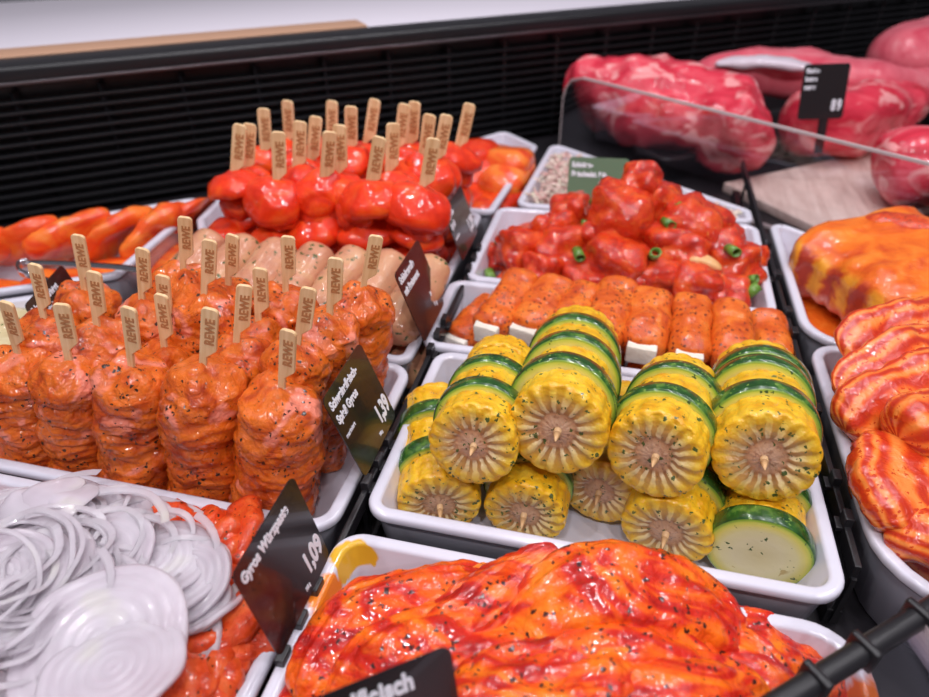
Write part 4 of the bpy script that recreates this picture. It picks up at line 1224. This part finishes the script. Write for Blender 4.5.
rail('black card rail in the gap left of the corn tray', (-.1145, .06, .044), (-.1145, .62, .044), 1, [.080, .098, .116, .186, .204, .222, .318, .338, .358, .44, .46, .48])
rail('black card rail in the gap right of the corn tray', (.1425, .25, .044), (.1425, .84, .044), -1, [.03, .06, .12, .15, .21, .24, .30, .36])

def price_card(label, v0, w, h, u, zb, theta, lines, price=None, sub=None, mat=None, loc=None, frame=None, tsize=.0072, price_size=.0115, lh=1.25, topgap=.004):
    """a thin card; local x along the writing, local y up the card"""
    root = empty('price_card', (0, 0, 0))
    rr = .0025
    c2 = rounded_poly([(0, 0), (w, 0), (w, h), (0, h)], [rr]*4, 0, 4)
    bm = bmesh.new()
    f0 = [bm.verts.new((q.x, q.y, -.0006)) for q in c2]; f1 = [bm.verts.new((q.x, q.y, 0)) for q in c2]
    bm.faces.new(f0[::-1]); bm.faces.new(f1)
    n = len(c2)
    for i in range(n): bm.faces.new((f0[i], f0[(i+1) % n], f1[(i+1) % n], f1[i]))
    obj('card', bm, mat or M['card'], root, False)
    y = h - topgap - tsize*.8
    for t in lines:
        link_mesh('writing', text_mesh(t, tsize, .74, tsize*.045), M['white_ink'], root, (.003, y, .0001)); y -= tsize*lh
    if sub: link_mesh('writing', text_mesh(sub, tsize*.55, .8, .00003), M['white_ink'], root, (.003, y - .001, .0001))
    if price:
        for (txt, sz, dx, dy) in price:
            link_mesh('price', text_mesh(txt, sz, .62, sz*.04), M['white_ink'], root, (w-dx, dy, .0001))
    if frame is None:
        ct, st = math.cos(theta), math.sin(theta)
        X = Vector((0, 1, 0)); Y = Vector((-ct, 0, st)); o0 = Vector((u, v0, zb))
    else: X, Y, o0 = frame
    Zv = X.cross(Y)
    root.matrix_world = Matrix(((X.x, Y.x, Zv.x, o0.x), (X.y, Y.y, Zv.y, o0.y), (X.z, Y.z, Zv.z, o0.z), (0, 0, 0, 1)))
    tag(root, label, 'price card', 'black price cards')
    return root

def pr(a, ax=.0): return a
PRC = lambda big, cents: [(big + ',', .0155, .0185, .0085), (cents, .0155, .0118, .0085)]
price_card('black price card reading Gyros Würzpaste beside the onion tray', .1365, .055, .0545, -.1135, .0560, R(78), ['Gyros Würzpaste'], PRC('1', '09') + [('100 g', .003, .0245, .004)])
price_card('black price card reading Schweinefleisch-Spieß Gyros beside the orange skewers', .2425, .0545, .055, -.1135, .0580, R(70), ['Schweinefleisch-', 'Spieß Gyros'], PRC('1', '39') + [('100 g', .003, .0245, .004)], sub='mariniert')
price_card('black price card beside the sausage tray, small two-line title', .3745, .0555, .056, -.1175, .0585, R(70), ['Schinkenrolle', 'mit Bratwurst'], PRC('1', '49'))
price_card('dark price card at the right end of the red skewers', .4990, .060, .047, -.1195, .0585, R(70), ['Paprika-', 'Spieß'], PRC('1', '29'), sub='mariniert')
# nearest card, bottom of the photo
tr = un(450, 645, .112)
X = (un(450, 645, .112) - un(318, 698, .112)).normalized(); Y = Vector((0, 0, 1)) - X*X.z; Y = (Y.normalized()*.93 + Vector((0, .37, 0))).normalized(); Y = (Y - X*Y.dot(X)).normalized()
price_card('black price card at the bottom edge, its title cut off', 0, .066, .05, 0, 0, 0, ['Schnitzelfleisch'], None, frame=(X, Y, tr - X*.066 - Y*.05), tsize=.0105, topgap=.0030)
# small card at the far left
TL = un(24, 306, .098); TR = un(62, 264, .098); X = (TR-TL).normalized(); wc = (TR-TL).length
Y = Vector((-.25, 0, 1)); Y = (Y - X*Y.dot(X)).normalized()
price_card('small black price card standing among the left skewers', 0, wc, .050, 0, 0, 0, ['Schweine mariniert', 'Rückensteak'], None, frame=(X, Y, TL - Y*.050), tsize=.0062)
# green card in the salad
a = un(566, 205, .050); bq = un(622, 200, .050); X = Vector((math.cos(.12), math.sin(.12), 0)); Y = Vector((0, .35, .94)).normalized(); Y = (Y-X*Y.dot(X)).normalized()
price_card('dull green card standing in the pale meat salad', 0, .060, .048, 0, 0, 0, ['Schinken-', 'Fleischsalat, fein'], None, mat=M['green_card'], frame=(X, Y, a), tsize=.0072)
# card at the beef, on its own stem
a = un(797, 120, .085); X = Vector((.96, .27, .02)).normalized(); Y = Vector((-.16, .2, .96)); Y = (Y-X*Y.dot(X)).normalized()
pc = price_card('small black price card on a stem among the beef cuts', 0, .055, .062, 0, 0, 0, ['Rinder-', 'braten', 'mager'], [('8', .017, .016, .010), ('9', .017, .009, .010)], frame=(X, Y, a), tsize=.0072)
bm = bmesh.new(); add_box(bm, (.034, -.018, -.003), (.010, .045, .004), None, .001); obj('stem', bm, M['black'], pc, False)

# ------------------------------------------------------------------ light
w = bpy.data.worlds.new('shop_light'); bpy.context.scene.world = w; w.use_nodes = True
w.node_tree.nodes['Background'].inputs[0].default_value = (.90, .86, 1.0, 1); w.node_tree.nodes['Background'].inputs[1].default_value = .20
def area(name, loc, target, size, energy, col=(1, .97, .98), sy=None):
    ld = bpy.data.lights.new(name, 'AREA'); ld.energy = energy; ld.color = col; ld.size = size
    if sy: ld.shape = 'RECTANGLE'; ld.size_y = sy
    o = bpy.data.objects.new(name, ld); C.objects.link(o); o.location = loc
    o.rotation_euler = (Vector(target) - Vector(loc)).to_track_quat('-Z', 'Y').to_euler()
    return o
k = 0
for y, zz, e in ((-.40, 1.15, 4.2), (.15, 1.35, 2.6), (.60, 1.35, 2.4), (1.0, 1.35, 2.4)):
    for x in (-.65, -.2, .25, .7):
        area('ceiling_spot', (x + .12*(k % 2), y, zz), (x*.5, .35 if y < .9 else .95, 0), .06, e, (.98, .95, 1)); k += 1
# ------------------------------------------------------------------ camera
cd = bpy.data.cameras.new('camera'); cam = bpy.data.objects.new('camera', cd); C.objects.link(cam)
cam.location = (0, 0, CAMH); cam.rotation_euler = (PI/2 - PITCH, 0, YAW)
cd.sensor_width = 36; cd.lens = 36*FPX/929; cd.clip_start = .01; cd.clip_end = 20
cd.dof.use_dof = True; cd.dof.focus_distance = .37; cd.dof.aperture_fstop = 6.5
sc = bpy.context.scene; sc.camera = cam
vs = sc.view_settings; vs.view_transform = 'Standard'; vs.look = 'None'; vs.exposure = -.52; vs.gamma = 1
vs.use_curve_mapping = False
